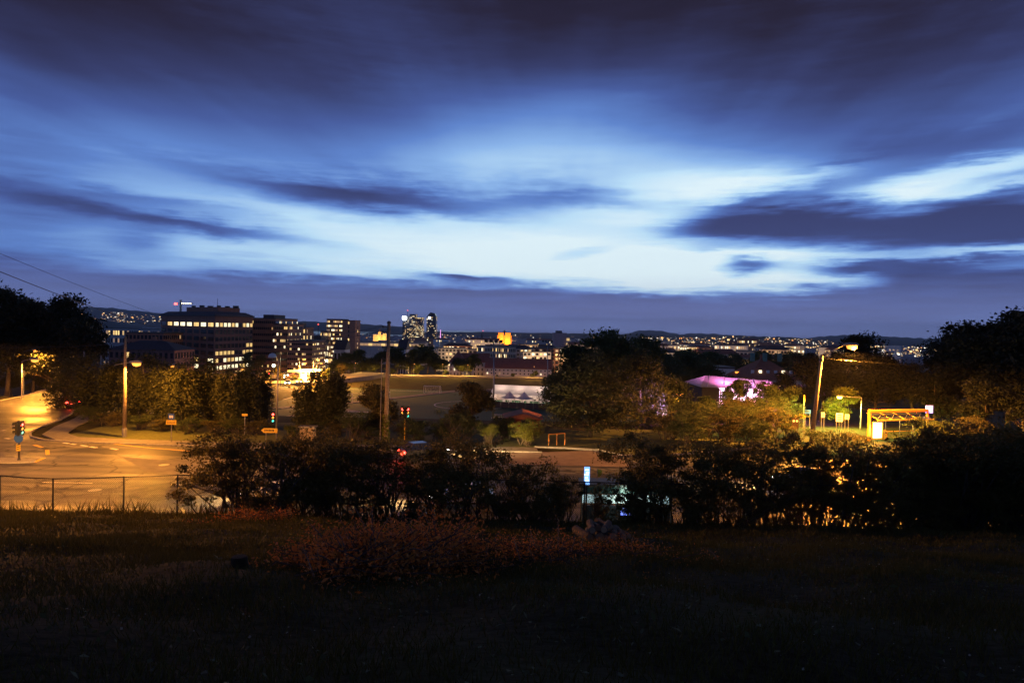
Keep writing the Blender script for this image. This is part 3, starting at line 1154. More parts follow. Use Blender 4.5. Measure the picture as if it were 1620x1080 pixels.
# heap of cut branches with dead brown leaves
def dead_heap(name, label, cx, cy, sx, sy, h, n, leaf, seed):
    rng = np.random.default_rng(seed)
    o = thing(name, label, 'brushwood', (cx, cy, hz1(cx, cy)))
    b = MB()
    pos = []
    for i in range(n):
        x, y = rng.normal() * sx * .42, rng.normal() * sy * .42
        z = hz1(cx + x, cy + y) - hz1(cx, cy)
        hh = h * math.exp(-(x / sx) ** 2 * 1.4 - (y / sy) ** 2 * 1.4) * rng.uniform(.35, 1.1)
        an = rng.uniform(0, 6.28)
        ln = rng.uniform(.5, 1.1)
        a = np.array([x, y, z + hh * .3])
        c = a + np.array([math.cos(an) * ln, math.sin(an) * ln, hh * .75 * rng.uniform(-.2, 1.0) + .08])
        b.tube([tuple(a), tuple((a + c) / 2 + rng.normal(size=3) * .05), tuple(c)], [.014, .010, .004], 4, False)
        k = int(rng.integers(26, 60))
        f = rng.uniform(0.1, 1.05, k)[:, None]
        q = a + (c - a) * f + rng.normal(size=(k, 3)) * np.array([.09, .09, .07])
        q[:, 2] -= np.abs(rng.normal(size=k)) * .06
        pos.append(q)
    pos = np.concatenate(pos)
    tag(b.build('twigs', m_bark, o), kind='stuff')
    link_mesh('dead_leaves', np_mesh('dead_leaves', leaf_quads(pos, leaf, rng, 0.0, 0.42), 4), m_leaf_r, o)
    return o


q = P(612, 900, 10.8)
dead_heap('brushwood_heap', 'heap of cut branches with rust-brown withered leaves on the grass', q.x, 10.8, 1.35, 2.0, 0.86, 400, 0.064, 3)
q = P(690, 880, 12.0)
dead_heap('brushwood_heap', 'taller rust-brown withered bough at the right end of the brown heap', q.x, 11.8, 0.5, 0.8, 1.0, 150, 0.065, 4)
q = P(905, 900, 13)
dead_heap('brushwood_heap', 'thin brown brushwood lying between the brown heap and the logs', q.x, 13.4, 2.2, 2.4, 0.30, 150, 0.045, 5)
q = P(410, 840, 22.5)
dead_heap('brushwood_heap', 'small brown withered branches under the left end of the hedge', q.x, 22.8, 1.5, 1.0, 0.5, 60, 0.07, 6)

# sawn logs
m_cut = MAT('sawn_wood', (0.42, 0.28, 0.16), 0.8, 0.25, 14)
logs = [(933, 859, .13), (941, 857, .11), (949, 860, .14), (955, 855, .10), (946, 852, .12), (962, 858, .12), (970, 861, .13), (937, 851, .10), (965, 852, .11), (976, 866, .12), (986, 870, .10), (958, 866, .10), (928, 866, .11), (994, 862, .09)]
for i, (px, py, r) in enumerate(logs):
    q = P(px, py, 16.6 + 0.22 * math.sin(i * 1.7))
    r *= .85
    zz = hz1(q.x, q.y)
    lay = 0.0 if py > 856 else 0.22
    o = thing('firewood_log', 'short sawn log, %s from the left in the pile under the hedge' % ORD[sorted([l[0] for l in logs]).index(px)], 'log', (q.x, q.y, zz + r + lay), random.uniform(-.5, .5), 'sawn logs piled under the hedge')
    ln = random.uniform(.5, .8)
    MB().lathe([(r * .98, 0.0), (r, .02), (r * .96, ln * .5), (r, ln), (r * .3, ln + .001)], 10, (0, 0, 0), 'Y').build('bark', m_bark, o, smooth=False)
    MB().lathe([(0.001, -.006), (r * .9, -.006), (r * .9, -.001)], 10, (0, 0, 0), 'Y').build('cut_face', m_cut, o)
# tree stump
q = G(378, 920, hz1(-4, 10.3))
st = thing('tree_stump', 'dark low tree stump standing in the grass left of the brown heap', 'stump', (q.x, q.y, hz1(q.x, q.y) - .05))
m_stump = MAT('rotten_wood', (.035, .022, .010), .95, .4, 12, .6)
MB().lathe([(.21, 0), (.14, .07), (.115, .14), (.11, .20), (.10, .215)], 12).build('trunk', m_stump, st)
MB().lathe([(.10, .216), (.001, .22)], 12).build('cut_face', m_stump, st)

# rows of columnar trees on the far verge
colm = [(150, 84, 7.6, 1.25, 'column_c'), (188, 80, 7.4, 1.2, 'column_a'), (228, 77, 7.9, 1.1, 'column_c'), (262, 74, 7.2, 1.0, 'column_b'), (292, 72.5, 7.7, 1.0, 'column_a'),
        (330, 75, 7.6, 1.0, 'column_c'), (362, 72, 6.9, 1.0, 'column_b'), (392, 74, 7.4, 0.95, 'column_a'), (415, 78, 6.5, 0.9, 'column_b'), (492, 73, 6.6, 0.95, 'column_c'), (524, 71.5, 7.3, 1.0, 'column_a'), (118, 90, 7.0, 1.3, 'column_c')]
for i, (px, Y, h, w, key) in enumerate(colm):
    q = P(px, 690, Y)
    k = sorted(c[0] for c in colm).index(px)
    plant(key, 'columnar_tree', 'upright columnar tree on the far verge, %s from the left' % ORD[k], 'tree', q.x, Y, h, w, 'k', 'columnar trees on the far verge')
# small trees between the poles
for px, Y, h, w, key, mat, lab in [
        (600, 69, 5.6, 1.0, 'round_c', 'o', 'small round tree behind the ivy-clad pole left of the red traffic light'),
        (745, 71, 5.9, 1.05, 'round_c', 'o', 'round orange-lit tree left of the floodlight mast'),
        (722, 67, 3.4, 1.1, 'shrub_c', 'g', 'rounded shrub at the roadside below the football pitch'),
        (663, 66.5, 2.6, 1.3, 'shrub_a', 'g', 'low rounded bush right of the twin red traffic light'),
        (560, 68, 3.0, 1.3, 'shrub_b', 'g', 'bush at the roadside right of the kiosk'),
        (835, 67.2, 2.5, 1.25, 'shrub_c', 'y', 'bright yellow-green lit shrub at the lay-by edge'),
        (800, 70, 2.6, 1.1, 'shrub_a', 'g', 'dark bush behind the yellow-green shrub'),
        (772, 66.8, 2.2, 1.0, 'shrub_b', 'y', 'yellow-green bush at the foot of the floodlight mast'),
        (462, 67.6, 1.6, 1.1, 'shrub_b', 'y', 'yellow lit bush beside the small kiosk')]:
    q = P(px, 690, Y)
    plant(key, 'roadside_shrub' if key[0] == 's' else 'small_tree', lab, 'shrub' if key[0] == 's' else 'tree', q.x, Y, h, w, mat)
# the big tree group in the middle
for px, Y, top, w, key, mat, lab in [
        (938, 73, 562, 1.12, 'spread_a', 'k', 'big spreading tree with drooping layered boughs on the lawn'),
        (1012, 88, 552, 0.95, 'spread_a', 'k', 'layered tree lit violet on its right side beside the big tree'),
        (975, 104, 523, 0.85, 'round_a', 'g', 'tall rounded tree rising behind the big spreading tree'),
        (1020, 108, 533, 0.9, 'round_b', 'g', 'tall tree with violet light beside the tallest crown'),
        (900, 108, 545, 0.85, 'round_c', 'g', 'dark tree on the left shoulder of the middle tree group'),
        (948, 98, 548, 0.6, 'spread_b', 'g', 'slender pointed tree in the middle tree group'),
        (1085, 138, 590, 0.7, 'round_b', 'g', 'dark tree between the violet tree and the tent'),
        (1168, 95, 600, 0.95, 'round_c', 'g', 'dark tree in front of the bright stage'),
        (1222, 92, 604, 0.95, 'round_a', 'g', 'dark tree at the right corner of the tent'),
        (1112, 92, 626, 1.2, 'round_c', 'g', 'small tree on the lawn below the tent'),
        (1145, 88, 636, 1.2, 'round_b', 'g', 'low bushy tree before the dark side wall of the tent'),
        (1203, 87, 628, 1.1, 'round_c', 'g', 'low bushy tree before the middle of the stage'),
        (1250, 90, 612, 1.0, 'round_c', 'g', 'dark tree between the tent and the leaning lamp post'),
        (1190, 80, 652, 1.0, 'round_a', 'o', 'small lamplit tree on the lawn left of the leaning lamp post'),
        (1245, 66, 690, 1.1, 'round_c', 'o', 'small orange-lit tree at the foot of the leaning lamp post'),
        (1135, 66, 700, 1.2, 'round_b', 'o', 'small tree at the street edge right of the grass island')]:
    q = P(px, top, Y)
    g0 = hz1(q.x, Y)
    hh = q.z - g0
    plant(key, 'park_tree', lab, 'tree', q.x, Y, hh, w, mat)
# low bushes at the feet of the columnar trees and on the lawn right of the island
for i, (px, Y, h, w) in enumerate([(150, 77, 1.9, 1.6), (180, 74, 1.6, 1.7), (222, 71.5, 1.7, 1.7), (255, 71, 1.5, 1.7), (300, 70.5, 1.8, 1.6), (338, 70.5, 1.5, 1.7), (372, 70.3, 1.9, 1.5), (405, 70.5, 1.6, 1.7), (500, 70, 1.7, 1.6), (535, 69.5, 1.6, 1.6), (585, 68.5, 1.7, 1.7), (640, 70, 1.6, 1.8), (700, 69, 1.9, 1.7)]):
    q = P(px, 690, Y)
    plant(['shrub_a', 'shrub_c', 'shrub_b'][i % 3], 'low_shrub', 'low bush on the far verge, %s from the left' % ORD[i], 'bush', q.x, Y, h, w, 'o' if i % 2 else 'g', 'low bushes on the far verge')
for i, (px, Y, h, w) in enumerate([(1062, 72, 3.0, 1.3), (1095, 69, 3.6, 1.2), (1118, 74, 3.4, 1.3), (1150, 70, 3.2, 1.3), (1175, 75, 3.8, 1.2), (1200, 68, 3.0, 1.3), (1222, 73, 3.6, 1.2), (1248, 76, 3.2, 1.2), (1100, 80, 3.6, 1.3), (1160, 82, 4.0, 1.3), (1215, 82, 4.0, 1.2), (1300, 66, 2.4, 1.4), (1340, 67, 2.2, 1.5), (1480, 72, 3.0, 1.4), (1500, 66, 3.2, 1.4), (1540, 70, 3.4, 1.4)]):
    q = P(px, 690, Y)
    plant(['shrub_c', 'shrub_a', 'shrub_d', 'shrub_b'][i % 4], 'lawn_shrub', 'leafy shrub on the lamplit lawn on the right, %s planted from the island' % ORD[i], 'shrub', q.x, Y, h, w, 'g' if i % 3 else 'o', 'shrubs on the lamplit lawn')
# dark trees at the left edge
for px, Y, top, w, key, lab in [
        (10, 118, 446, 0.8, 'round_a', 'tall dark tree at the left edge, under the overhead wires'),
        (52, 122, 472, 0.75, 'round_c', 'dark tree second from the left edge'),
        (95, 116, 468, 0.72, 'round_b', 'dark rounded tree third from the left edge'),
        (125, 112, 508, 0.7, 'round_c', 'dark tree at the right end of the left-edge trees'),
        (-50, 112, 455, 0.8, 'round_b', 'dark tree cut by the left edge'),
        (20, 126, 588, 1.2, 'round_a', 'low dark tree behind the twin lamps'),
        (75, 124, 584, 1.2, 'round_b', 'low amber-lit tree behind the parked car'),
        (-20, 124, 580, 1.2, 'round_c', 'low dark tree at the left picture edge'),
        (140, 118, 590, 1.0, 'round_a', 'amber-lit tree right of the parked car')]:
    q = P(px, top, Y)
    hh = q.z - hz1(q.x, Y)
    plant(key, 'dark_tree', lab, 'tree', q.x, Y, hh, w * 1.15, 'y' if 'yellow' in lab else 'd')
# dark trees at the right edge
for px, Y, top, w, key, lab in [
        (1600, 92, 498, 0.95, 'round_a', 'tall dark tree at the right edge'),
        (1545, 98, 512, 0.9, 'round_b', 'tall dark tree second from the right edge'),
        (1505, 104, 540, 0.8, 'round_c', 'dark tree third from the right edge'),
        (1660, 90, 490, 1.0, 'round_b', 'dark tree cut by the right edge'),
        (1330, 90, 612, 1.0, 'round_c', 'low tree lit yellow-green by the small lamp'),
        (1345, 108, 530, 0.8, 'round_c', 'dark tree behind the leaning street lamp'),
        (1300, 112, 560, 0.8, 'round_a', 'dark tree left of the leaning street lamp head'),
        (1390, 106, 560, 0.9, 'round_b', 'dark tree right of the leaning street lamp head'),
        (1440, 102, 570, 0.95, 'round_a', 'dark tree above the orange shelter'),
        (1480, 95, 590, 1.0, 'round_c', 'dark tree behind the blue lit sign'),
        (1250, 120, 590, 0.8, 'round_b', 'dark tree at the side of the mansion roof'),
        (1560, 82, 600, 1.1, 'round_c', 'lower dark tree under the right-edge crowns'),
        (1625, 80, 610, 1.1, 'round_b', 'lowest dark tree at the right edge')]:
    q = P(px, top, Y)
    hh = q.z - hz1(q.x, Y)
    plant(key, 'dark_tree', lab, 'tree', q.x, Y, hh, w * 1.15, 'y' if 'yellow' in lab else 'd')  # the tree by the small lamp takes its yellow-green light as leaf colour
# trees behind the pitch and in the park slope on the right
beh = [(548, 300, 558), (572, 305, 553), (598, 302, 556), (628, 306, 548), (652, 300, 552), (676, 308, 545), (690, 300, 556), (745, 292, 560), (728, 302, 566), (662, 288, 575), (590, 287, 578), (622, 289, 582), (705, 287, 585), (535, 290, 570),
       (786, 284, 592), (812, 286, 590), (846, 288, 586), (862, 250, 600), (880, 235, 588)]
for i, (px, Y, top) in enumerate(sorted(beh)):
    q = P(px, top, Y)
    hh = q.z - hz1(q.x, Y)
    plant(['round_a', 'round_b', 'round_c'][i % 3], 'park_tree', 'dark leafy tree beyond the football pitch, %s from the left' % ORD[i], 'tree', q.x, Y, hh, 1.12, 'g', 'trees beyond the football pitch')
rgt = [(1035, 240, 556), (1052, 210, 560), (1068, 190, 570), (1085, 220, 556), (1103, 260, 553), (1120, 300, 556), (1128, 190, 575), (1060, 150, 600), (1095, 145, 598), (1145, 330, 562), (1170, 360, 560), (1195, 420, 556), (1218, 400, 556), (1240, 380, 556), (1262, 350, 558), (1290, 330, 560), (1020, 160, 590), (1320, 300, 562), (1180, 280, 574), (1155, 240, 582)]
for i, (px, Y, top) in enumerate(sorted(rgt)):
    q = P(px, top, Y)
    hh = q.z - hz1(q.x, Y)
    plant(['round_b', 'round_a', 'round_c'][i % 3], 'park_tree', 'dark tree on the park slope right of the middle tree group, %s from the left' % ORD[i], 'tree', q.x, Y, hh, 1.05, 'g', 'trees on the park slope')
# trees around the left buildings
lft = [(466, 238, 592), (488, 244, 594), (510, 232, 588), (448, 232, 596), (420, 215, 585), (440, 225, 578), (458, 205, 610), (472, 208, 612), (490, 203, 608), (505, 215, 600), (350, 150, 600), (240, 150, 605), (300, 160, 598), (395, 330, 556), (410, 300, 560), (540, 260, 575), (520, 240, 582)]
for i, (px, Y, top) in enumerate(sorted(lft)):
    q = P(px, top, Y)
    hh = q.z - hz1(q.x, Y)
    plant(['round_c', 'round_a', 'round_b'][i % 3], 'street_tree', 'tree among the junction lights left of the pitch, %s from the left' % ORD[i], 'tree', q.x, Y, hh, 0.75, 'g' if i % 2 else 'o', 'trees around the far junction')

# unseen trees added behind and beside the viewpoint to shade the slope
for x_, y_, h_, key, lab in [(9, -7, 15, 'round_a', 'added unseen tree behind the viewpoint, right of centre'), (21, 2, 15, 'round_b', 'added unseen tree right beside the viewpoint'), (27, 11, 13, 'round_c', 'added unseen tree on the slope beyond the right edge')]:
    plant(key, 'added_shade_tree', lab, 'tree', x_, y_, h_, 1.1, 'g')

# ------------------------------------------------------------------ grass on the bank
def grass(n, ymin, ymax, hgt, wid, seed, kx=0.86, x0=4.0):
    rng = np.random.default_rng(seed)
    y = ymin + (ymax - ymin) * rng.uniform(0, 1, n) ** 0.8
    x = rng.uniform(-1, 1, n) * (kx * y + x0)
    dens = 0.5 + 0.5 * np.sin(x * 1.1 + 1.3 * np.sin(y * .7)) * np.sin(y * 1.3 + 1.7 * np.sin(x * .5))
    keep = rng.uniform(0, 1, n) < 0.35 + 0.65 * dens
    x, y, dens = x[keep], y[keep], dens[keep]
    n = len(x)
    z = HZ(x, y)
    h = hgt * rng.uniform(.35, 1.2, n) * (0.6 + 0.7 * dens)
    a = rng.uniform(0, 6.283, n)
    w = wid * rng.uniform(.6, 1.4, n) * (0.6 + y / 16)
    lean = h * rng.uniform(.1, .9, n)
    la = rng.uniform(0, 6.283, n)
    p0 = np.stack([x - np.cos(a) * w, y - np.sin(a) * w, z - .01], 1)
    p1 = np.stack([x + np.cos(a) * w, y + np.sin(a) * w, z - .01], 1)
    p2 = np.stack([x + np.cos(la) * lean, y + np.sin(la) * lean, z + h], 1)
    return np.stack([p0, p1, p2], 1)


m_grass = LEAF('grass_blade', (0.040, 0.042, 0.008), (0.105, 0.095, 0.022), 0.3, 0.8)
gv = np.concatenate([grass(120000, 2.5, 16, .13, .006, 1), grass(140000, 12, 32.5, .17, .008, 2)])
tag(link_mesh('grass', np_mesh('grass', gv, 3), m_grass), 'short rough dark grass covering the bank', 'grass', kind='stuff')
tg = grass(5000, 25.2, 27.6, .55, .010, 5)
tag(link_mesh('tall_grass', np_mesh('tall_grass', tg, 3), m_grass), 'taller uncut grass along the fence line', 'grass', kind='stuff')
rng = np.random.default_rng(8)
n = 2600
y = rng.uniform(4, 25, n)
x = rng.uniform(-1, 1, n) * (.8 * y + 2)
k = np.sin(x * .9 + 2 * np.sin(y * .45)) * np.sin(y * .8 + x * .3) > .15
x, y = x[k], y[k]
pos = np.stack([x, y, HZ(x, y) + rng.uniform(.05, .16, len(x))], 1)
m_clover = LEAF('clover_flower', (0.30, 0.29, 0.22), (0.45, 0.43, 0.36), 0.2)
tag(link_mesh('clover_flowers', np_mesh('clover_flowers', leaf_quads(pos, .015, rng, .6, 1.0), 4), m_clover), 'pale clover heads and seed heads in the grass', 'flowers', kind='stuff')
# broad-leaved weeds
y = 3 + 22 * rng.uniform(0, 1, 9000) ** .8
x = rng.uniform(-1, 1, 9000) * (.84 * y + 3)
k = np.sin(x * .7 - 1.5 * np.sin(y * .6)) * np.cos(y * .9 + x * .2) > .05
x, y = x[k], y[k]
pos = np.stack([x, y, HZ(x, y) + rng.uniform(.02, .12, len(x))], 1)
tag(link_mesh('weeds', np_mesh('weeds', leaf_quads(pos, .055, rng, .8, .6), 4), m_leaf_g), 'flat-leaved weeds and clover in the grass', 'weeds', kind='stuff')
rng = np.random.default_rng(9)

# ------------------------------------------------------------------ lamps
def lamp_light(name, parent, loc, power, col, radius=0.12, kind='SPOT', cone=179, rot=None, blend=0.12):
    d = bpy.data.lights.new(name, kind)
    d.energy = power * 3.7
    d.color = (col[0], col[1] * .82, col[2] * .6)
    d.shadow_soft_size = radius
    if kind == 'SPOT':
        d.spot_size = R(cone)
        d.spot_blend = blend
    o = bpy.data.objects.new(name, d)
    COL.objects.link(o)
    o.parent = parent
    o.location = loc
    if rot:
        o.rotation_euler = rot
    return o


def lamp_head(o, pos, ang, mat, s=1.0, tilt=0.1):
    """a cobra-head lantern whose nose points along ang"""
    c, sn = math.cos(ang), math.sin(ang)

    def q(u, v, z):
        return (pos[0] + (u * c - v * sn) * s, pos[1] + (u * sn + v * c) * s, pos[2] + z * s)
    b = MB()
    rings = [(-.12, .06, .05, .03), (.0, .10, .09, .05), (.25, .15, .12, .06), (.5, .14, .11, .05), (.66, .07, .05, .03)]
    for u, w, up, dn in rings:
        k = len(b.v)
        b.v += [q(u, -w, 0), q(u, -w * .6, up), q(u, w * .6, up), q(u, w, 0), q(u, w * .7, -dn), q(u, -w * .7, -dn)]
    for i in range(len(rings) - 1):
        for j in range(6):
            b.f.append((i * 6 + j, i * 6 + (j + 1) % 6, (i + 1) * 6 + (j + 1) % 6, (i + 1) * 6 + j))
    b.f += [tuple(range(6)), tuple(range((len(rings) - 1) * 6, len(rings) * 6))]
    h = b.build('lamp_head', m_steel, o)
    b = MB()
    for u, w, dz in ((.06, .09, -.05), (.12, .14, -.20), (.34, .16, -.27), (.56, .12, -.20), (.58, .07, -.05)):
        b.v += [q(u, -w, -.045), q(u, -w * .6, dz), q(u, w * .6, dz), q(u, w, -.045)]
    for i in range(4):
        for j in range(3):
            b.f.append((i * 4 + j, i * 4 + j + 1, i * 4 + j + 5, i * 4 + j + 4))
    b.f += [(0, 1, 2, 3), (16, 17, 18, 19)]
    b.build('lens', mat, h)
    return q(.34, 0, -.36)


def street_lamp(name, label, head, arm=1.2, ang=0.0, power=12000, col=SOD, mat=None, post_mat=None, r=0.09, base=None, s=1.0, lean=(0, 0), group=None, drop=0.35):
    """head: world point of the lantern; the post stands arm metres behind it"""
    mat = mat or m_sod
    post_mat = post_mat or m_steel
    bx, by = head[0] - math.cos(ang) * arm + lean[0], head[1] - math.sin(ang) * arm + lean[1]
    bz = hz1(bx, by) if base is None else base
    o = thing(name, label, 'street lamp', (bx, by, bz), 0, group)
    hx, hy, hh = head[0] - bx, head[1] - by, head[2] - bz
    top = (hx - math.cos(ang) * arm, hy - math.sin(ang) * arm, hh - drop)
    MB().tube([(0, 0, -.3), (0, 0, .5), (top[0] * .5, top[1] * .5, top[2] * .5), top], [r * 1.5, r * 1.25, r, r * .75], 10).build('post', post_mat, o, smooth=True)
    if arm > 0.05:
        MB().tube([top, (top[0] * .7 + hx * .3, top[1] * .7 + hy * .3, hh - drop * .55), (hx, hy, hh)], [r * .6, r * .5, r * .4], 8).build('arm', post_mat, o, smooth=True)
    lp = lamp_head(o, (hx, hy, hh), ang, mat, s)
    lamp_light('lamp', o, lp, power, col)
    return o


# amber lamps on the left
q = P(213, 573, 66.4)
o = street_lamp('street_lamp', 'amber street lamp fixed to the tall bare pole at the left junction', (q.x - 0.3, q.y, q.z), 1.7, 0.0, 3000, SOD, base=0.06, r=.05, s=1.5)
for _c in list(o.children):
    if _c.name.startswith('post'):
        bpy.data.objects.remove(_c)   # it hangs on the utility pole
q = P(49, 568, 97)
street_lamp('street_lamp', 'lower amber street lamp at the left edge behind the curve', (q.x, q.y, q.z), 1.3, 0.0, 3200, SOD, r=.07, s=1.7)
q = P(52, 553, 112)
street_lamp('street_lamp', 'upper amber street lamp at the left edge above the other', (q.x, q.y, q.z), 1.5, 0.0, 2200, SOD, r=.07, s=1.7)
q = P(267, 577, 100)
street_lamp('street_lamp', 'amber street lamp behind the columnar trees below the brick offices', (q.x, q.y, q.z), 1.0, 0.0, 3000, SOD, r=.07, s=1.5)
# leaning lamp post on the right
q = P(1338, 545, 72)
pq = G(1283, 700, 0)
o = thing('street_lamp', 'tall orange-lit leaning wooden lamp post with a long raised arm', 'street lamp', (pq.x, pq.y, 0))
tp = P(1300, 562, 71.6)
T_ = (tp.x - pq.x, tp.y - pq.y, tp.z)
Hd = (q.x - pq.x, q.y - pq.y, q.z)
MB().tube([(0, 0, -.4), (T_[0] * .5, T_[1] * .5, T_[2] * .5), T_], [.24, .20, .15], 12).build('post', m_wood, o, smooth=True)
MB().tube([(T_[0] * .975, T_[1] * .975, T_[2] * .955), (T_[0] * .6 + Hd[0] * .4, T_[1] * .6 + Hd[1] * .4, T_[2] * .55 + Hd[2] * .45), Hd], [.07, .06, .045], 8).build('arm', m_steel, o, smooth=True)
MB().lathe([(.19, -.16), (.20, -.15), (.20, .15), (.19, .16)], 12, (T_[0] * .96, T_[1] * .96, T_[2] * .945)).build('clamp', m_dark, o)
lp = lamp_head(o, Hd, 0.0, m_sod, 2.0)
lamp_light('lamp', o, lp, 27000, SOD, cone=178, blend=.3)
lamp_light('lamp', o, (lp[0] + .1, lp[1] - .25, lp[2] + .2), 200, SOD, .1, 'POINT')  # second weak light added to make the arm glow
# greenish lamp
q = P(1333, 627, 83)
street_lamp('street_lamp', 'small lamp post with a yellow-green light right of the leaning lamp post', (q.x, q.y, q.z), 2.3, math.pi, 4500, (0.80, 1.0, 0.22), m_merc, r=.06, s=1.1, drop=.1)
# lamp just outside the left of the view, on the near pavement; its light falls on the junction
street_lamp('street_lamp', 'amber street lamp on the near pavement beyond the left edge', (-31.6, 37.2, 10.6), 1.6, R(70), 11000, SOD, base=0.1)
street_lamp('street_lamp', 'added amber street lamp beyond the right edge, backlighting the hedge', (45.0, 48.0, 9.0), 1.6, R(-110), 3000, SOD, base=0.1)  # out of view; added to light the hedge from behind
# lamps along the street beyond the pitch
for i, (px, Y) in enumerate([(562, 279), (612, 281), (655, 282), (700, 283), (740, 282), (845, 279)]):
    q = P(px, 590, Y)
    street_lamp('street_lamp', 'small amber lamp on the street beyond the pitch, %s from the left' % ORD[i], (q.x, q.y, -9.3 + 5.2), .8, R(90), 1800, (1, .58, .12), r=.06, group='lamps on the street beyond the pitch')
# lamps of the far junction
for px, py, Y, lab, pw in [(478, 567, 236, 'upper of the two stacked amber lamps at the far junction', 17000), (479, 573, 222, 'lower of the two stacked amber lamps at the far junction', 17000),
                       (500, 568, 238, 'upper amber lamp of the right pair at the far junction', 14000), (505, 573, 226, 'lower amber lamp of the right pair at the far junction', 14000),
                       (420, 586, 228, 'lone amber lamp left of the round white lamp', 9000), (380, 583, 250, 'amber lamp at the corner of the brick offices', 8000),
                       (902, 551, 250, 'amber lamp on the left shoulder of the middle tree group', 5000), (1162, 587, 190, 'small amber lamp above the tent roof', 3500),
                       (1068, 621, 110, 'small amber lamp on the dark slope left of the tent', 1200)]:
    q = P(px, py, Y)
    street_lamp('street_lamp', lab, (q.x, q.y, q.z), .9, 0.0, pw, SOD, r=.07, s=2.2)
# round white globe lamps at the far junction
q = P(433, 578, 214)
o = thing('globe_lamp', 'round white glowing lamp on a thin post below the domed lantern', 'street lamp', (q.x, q.y, hz1(q.x, q.y)))
hh = q.z - hz1(q.x, q.y)
MB().tube([(0, 0, -.2), (0, 0, hh - .5)], .06, 8).build('post', m_dark, o)
MB().lathe([(.08, hh - .5), (.42, hh - .3), (.5, hh), (.42, hh + .3), (.08, hh + .45)], 12).build('globe', GLOW('white_globe', (1, .9, .65), 9), o, smooth=True)

# ------------------------------------------------------------------ poles and wires
q = G(197, 692)
POLE_A = Vector((q.x, q.y, 0))
o = thing('utility_pole', 'tall bare tapered pole on the verge left of the bus stop sign', 'pole', POLE_A)
ha = P(200, 533, POLE_A.y).z
MB().tube([(0, 0, -.3), (0, 0, ha * .5), (0, 0, ha)], [.20, .16, .11], 12).build('shaft', m_wood, o, smooth=True)
MB().lathe([(.22, 0), (.23, .02), (.23, .9), (.21, .95)], 12).build('base_sleeve', m_steel, o)
q = G(610, 713)
POLE_B = Vector((q.x, q.y, 0))
hb = P(616, 511, POLE_B.y).z
o = thing('utility_pole', 'tallest wooden pole in front of the football pitch, ivy round its foot', 'pole', POLE_B)
MB().tube([(0, 0, -.3), (.05, 0, hb * .5), (.12, 0, hb)], [.23, .19, .15], 12).build('shaft', m_wood, o, smooth=True)
b = MB()
for k, z in enumerate((hb - .35, hb - .8, hb - 2.2)):
    b.tube([(-.45, -.05, z), (.2, -.02, z + .02)], .03, 6)
    b.lathe([(.05, z - .1), (.07, z), (.05, z + .1)], 8, (-.42, -.05, 0))
b.build('insulator_bracket', m_dark, o)
MB().lathe([(.19, hb - .02), (.19, hb + .1), (.06, hb + .2)], 10, (.12, 0, 0)).build('cap', m_dark, o)
MB().tube([(-.55, .1, 0), (-.5, .1, hb * .72)], .03, 6).build('cable_duct', m_steel, o)
rng = np.random.default_rng(21)
zz = rng.uniform(.1, 3.4, 900)
aa = rng.uniform(0, 6.28, 900)
rr_ = .24 + np.abs(rng.normal(size=900)) * .07 * (1.2 - zz / 4)
link_mesh('ivy', np_mesh('ivy', leaf_quads(np.stack([rr_ * np.cos(aa), rr_ * np.sin(aa), zz], 1), .14, rng, 0, .8), 4), m_leaf_y, o)
q = G(437, 696)
POLE_C = Vector((q.x, q.y, 0))
hc = P(442, 570, q.y).z
o = thing('utility_pole', 'thin steel pole carrying the traffic light beside the yellow direction sign', 'pole', POLE_C)
MB().tube([(0, 0, -.3), (.05, 0, hc * .6), (.1, 0, hc)], [.11, .085, .06], 10).build('shaft', m_steel, o, smooth=True)
MB().tube([(.05, 0, hc * .62), (-.9, 0, hc * .68)], .03, 6).build('bracket', m_steel, o)
for px, top, Y, lab in [(133, 556, 95, 'short pale pole left of the tall bare pole'), (160, 562, 98, 'thin pale pole second left of the tall bare pole'), (335, 575, 130, 'thin pale pole in front of the brick offices')]:
    q = P(px, top, Y)
    g0 = hz1(q.x, Y)
    o = thing('utility_pole', lab, 'pole', (q.x, Y, g0))
    MB().tube([(0, 0, -.3), (0, 0, (q.z - g0) * .5), (0, 0, q.z - g0)], [.14, .12, .09], 8).build('shaft', m_steel, o, smooth=True)
    MB().lathe([(.11, q.z - g0), (.12, q.z - g0 + .03), (.02, q.z - g0 + .12)], 8).build('cap', m_dark, o)


def wire(label, pts, r=.012, sag=0.0, mat=None):
    a, c = Vector(pts[0]), Vector(pts[1])
    n = 24
    line = [a.lerp(c, i / n) - Vector((0, 0, sag * 4 * (i / n) * (1 - i / n))) for i in range(n + 1)]
    o = MB().tube(line, r, 5, False).build('overhead_wire', mat or m_black)
    return tag(o, label, 'wire', 'overhead wires')


wire('upper thin overhead wire crossing the left of the sky', [P(-60, 376, 40), P(252, 499, 66)], .014, .12)
wire('lower thick overhead wire crossing the left of the sky', [P(-60, 405, 38), P(260, 522, 66)], .024, .25)
wire('wire from the tallest pole towards the brick offices', [(POLE_B.x - .42, POLE_B.y, hb - .3), P(365, 556, 110)], .02, .2)
wire('second wire from the tallest pole towards the brick offices', [(POLE_B.x - .42, POLE_B.y, hb - .75), P(340, 562, 110)], .02, .3)
wire('wire strung from the bare pole to the left edge', [(POLE_A.x, POLE_A.y, ha - .6), P(-40, 548, 75)], .014, .25)
wire('thin span wire from the leaning lamp post to the right edge', [(tp.x, tp.y, tp.z - .3), P(1700, 590, 70)], .012, .2)

# ------------------------------------------------------------------ traffic lights
m_red = GLOW('signal_red', (1, .04, .03), 14)
m_amb = GLOW('signal_amber', (1, .42, .04), 1.6)
m_grn = GLOW('signal_green', (.05, 1, .75), 1.3)
m_off = MAT('unlit_lens', (.03, .03, .03), .3)


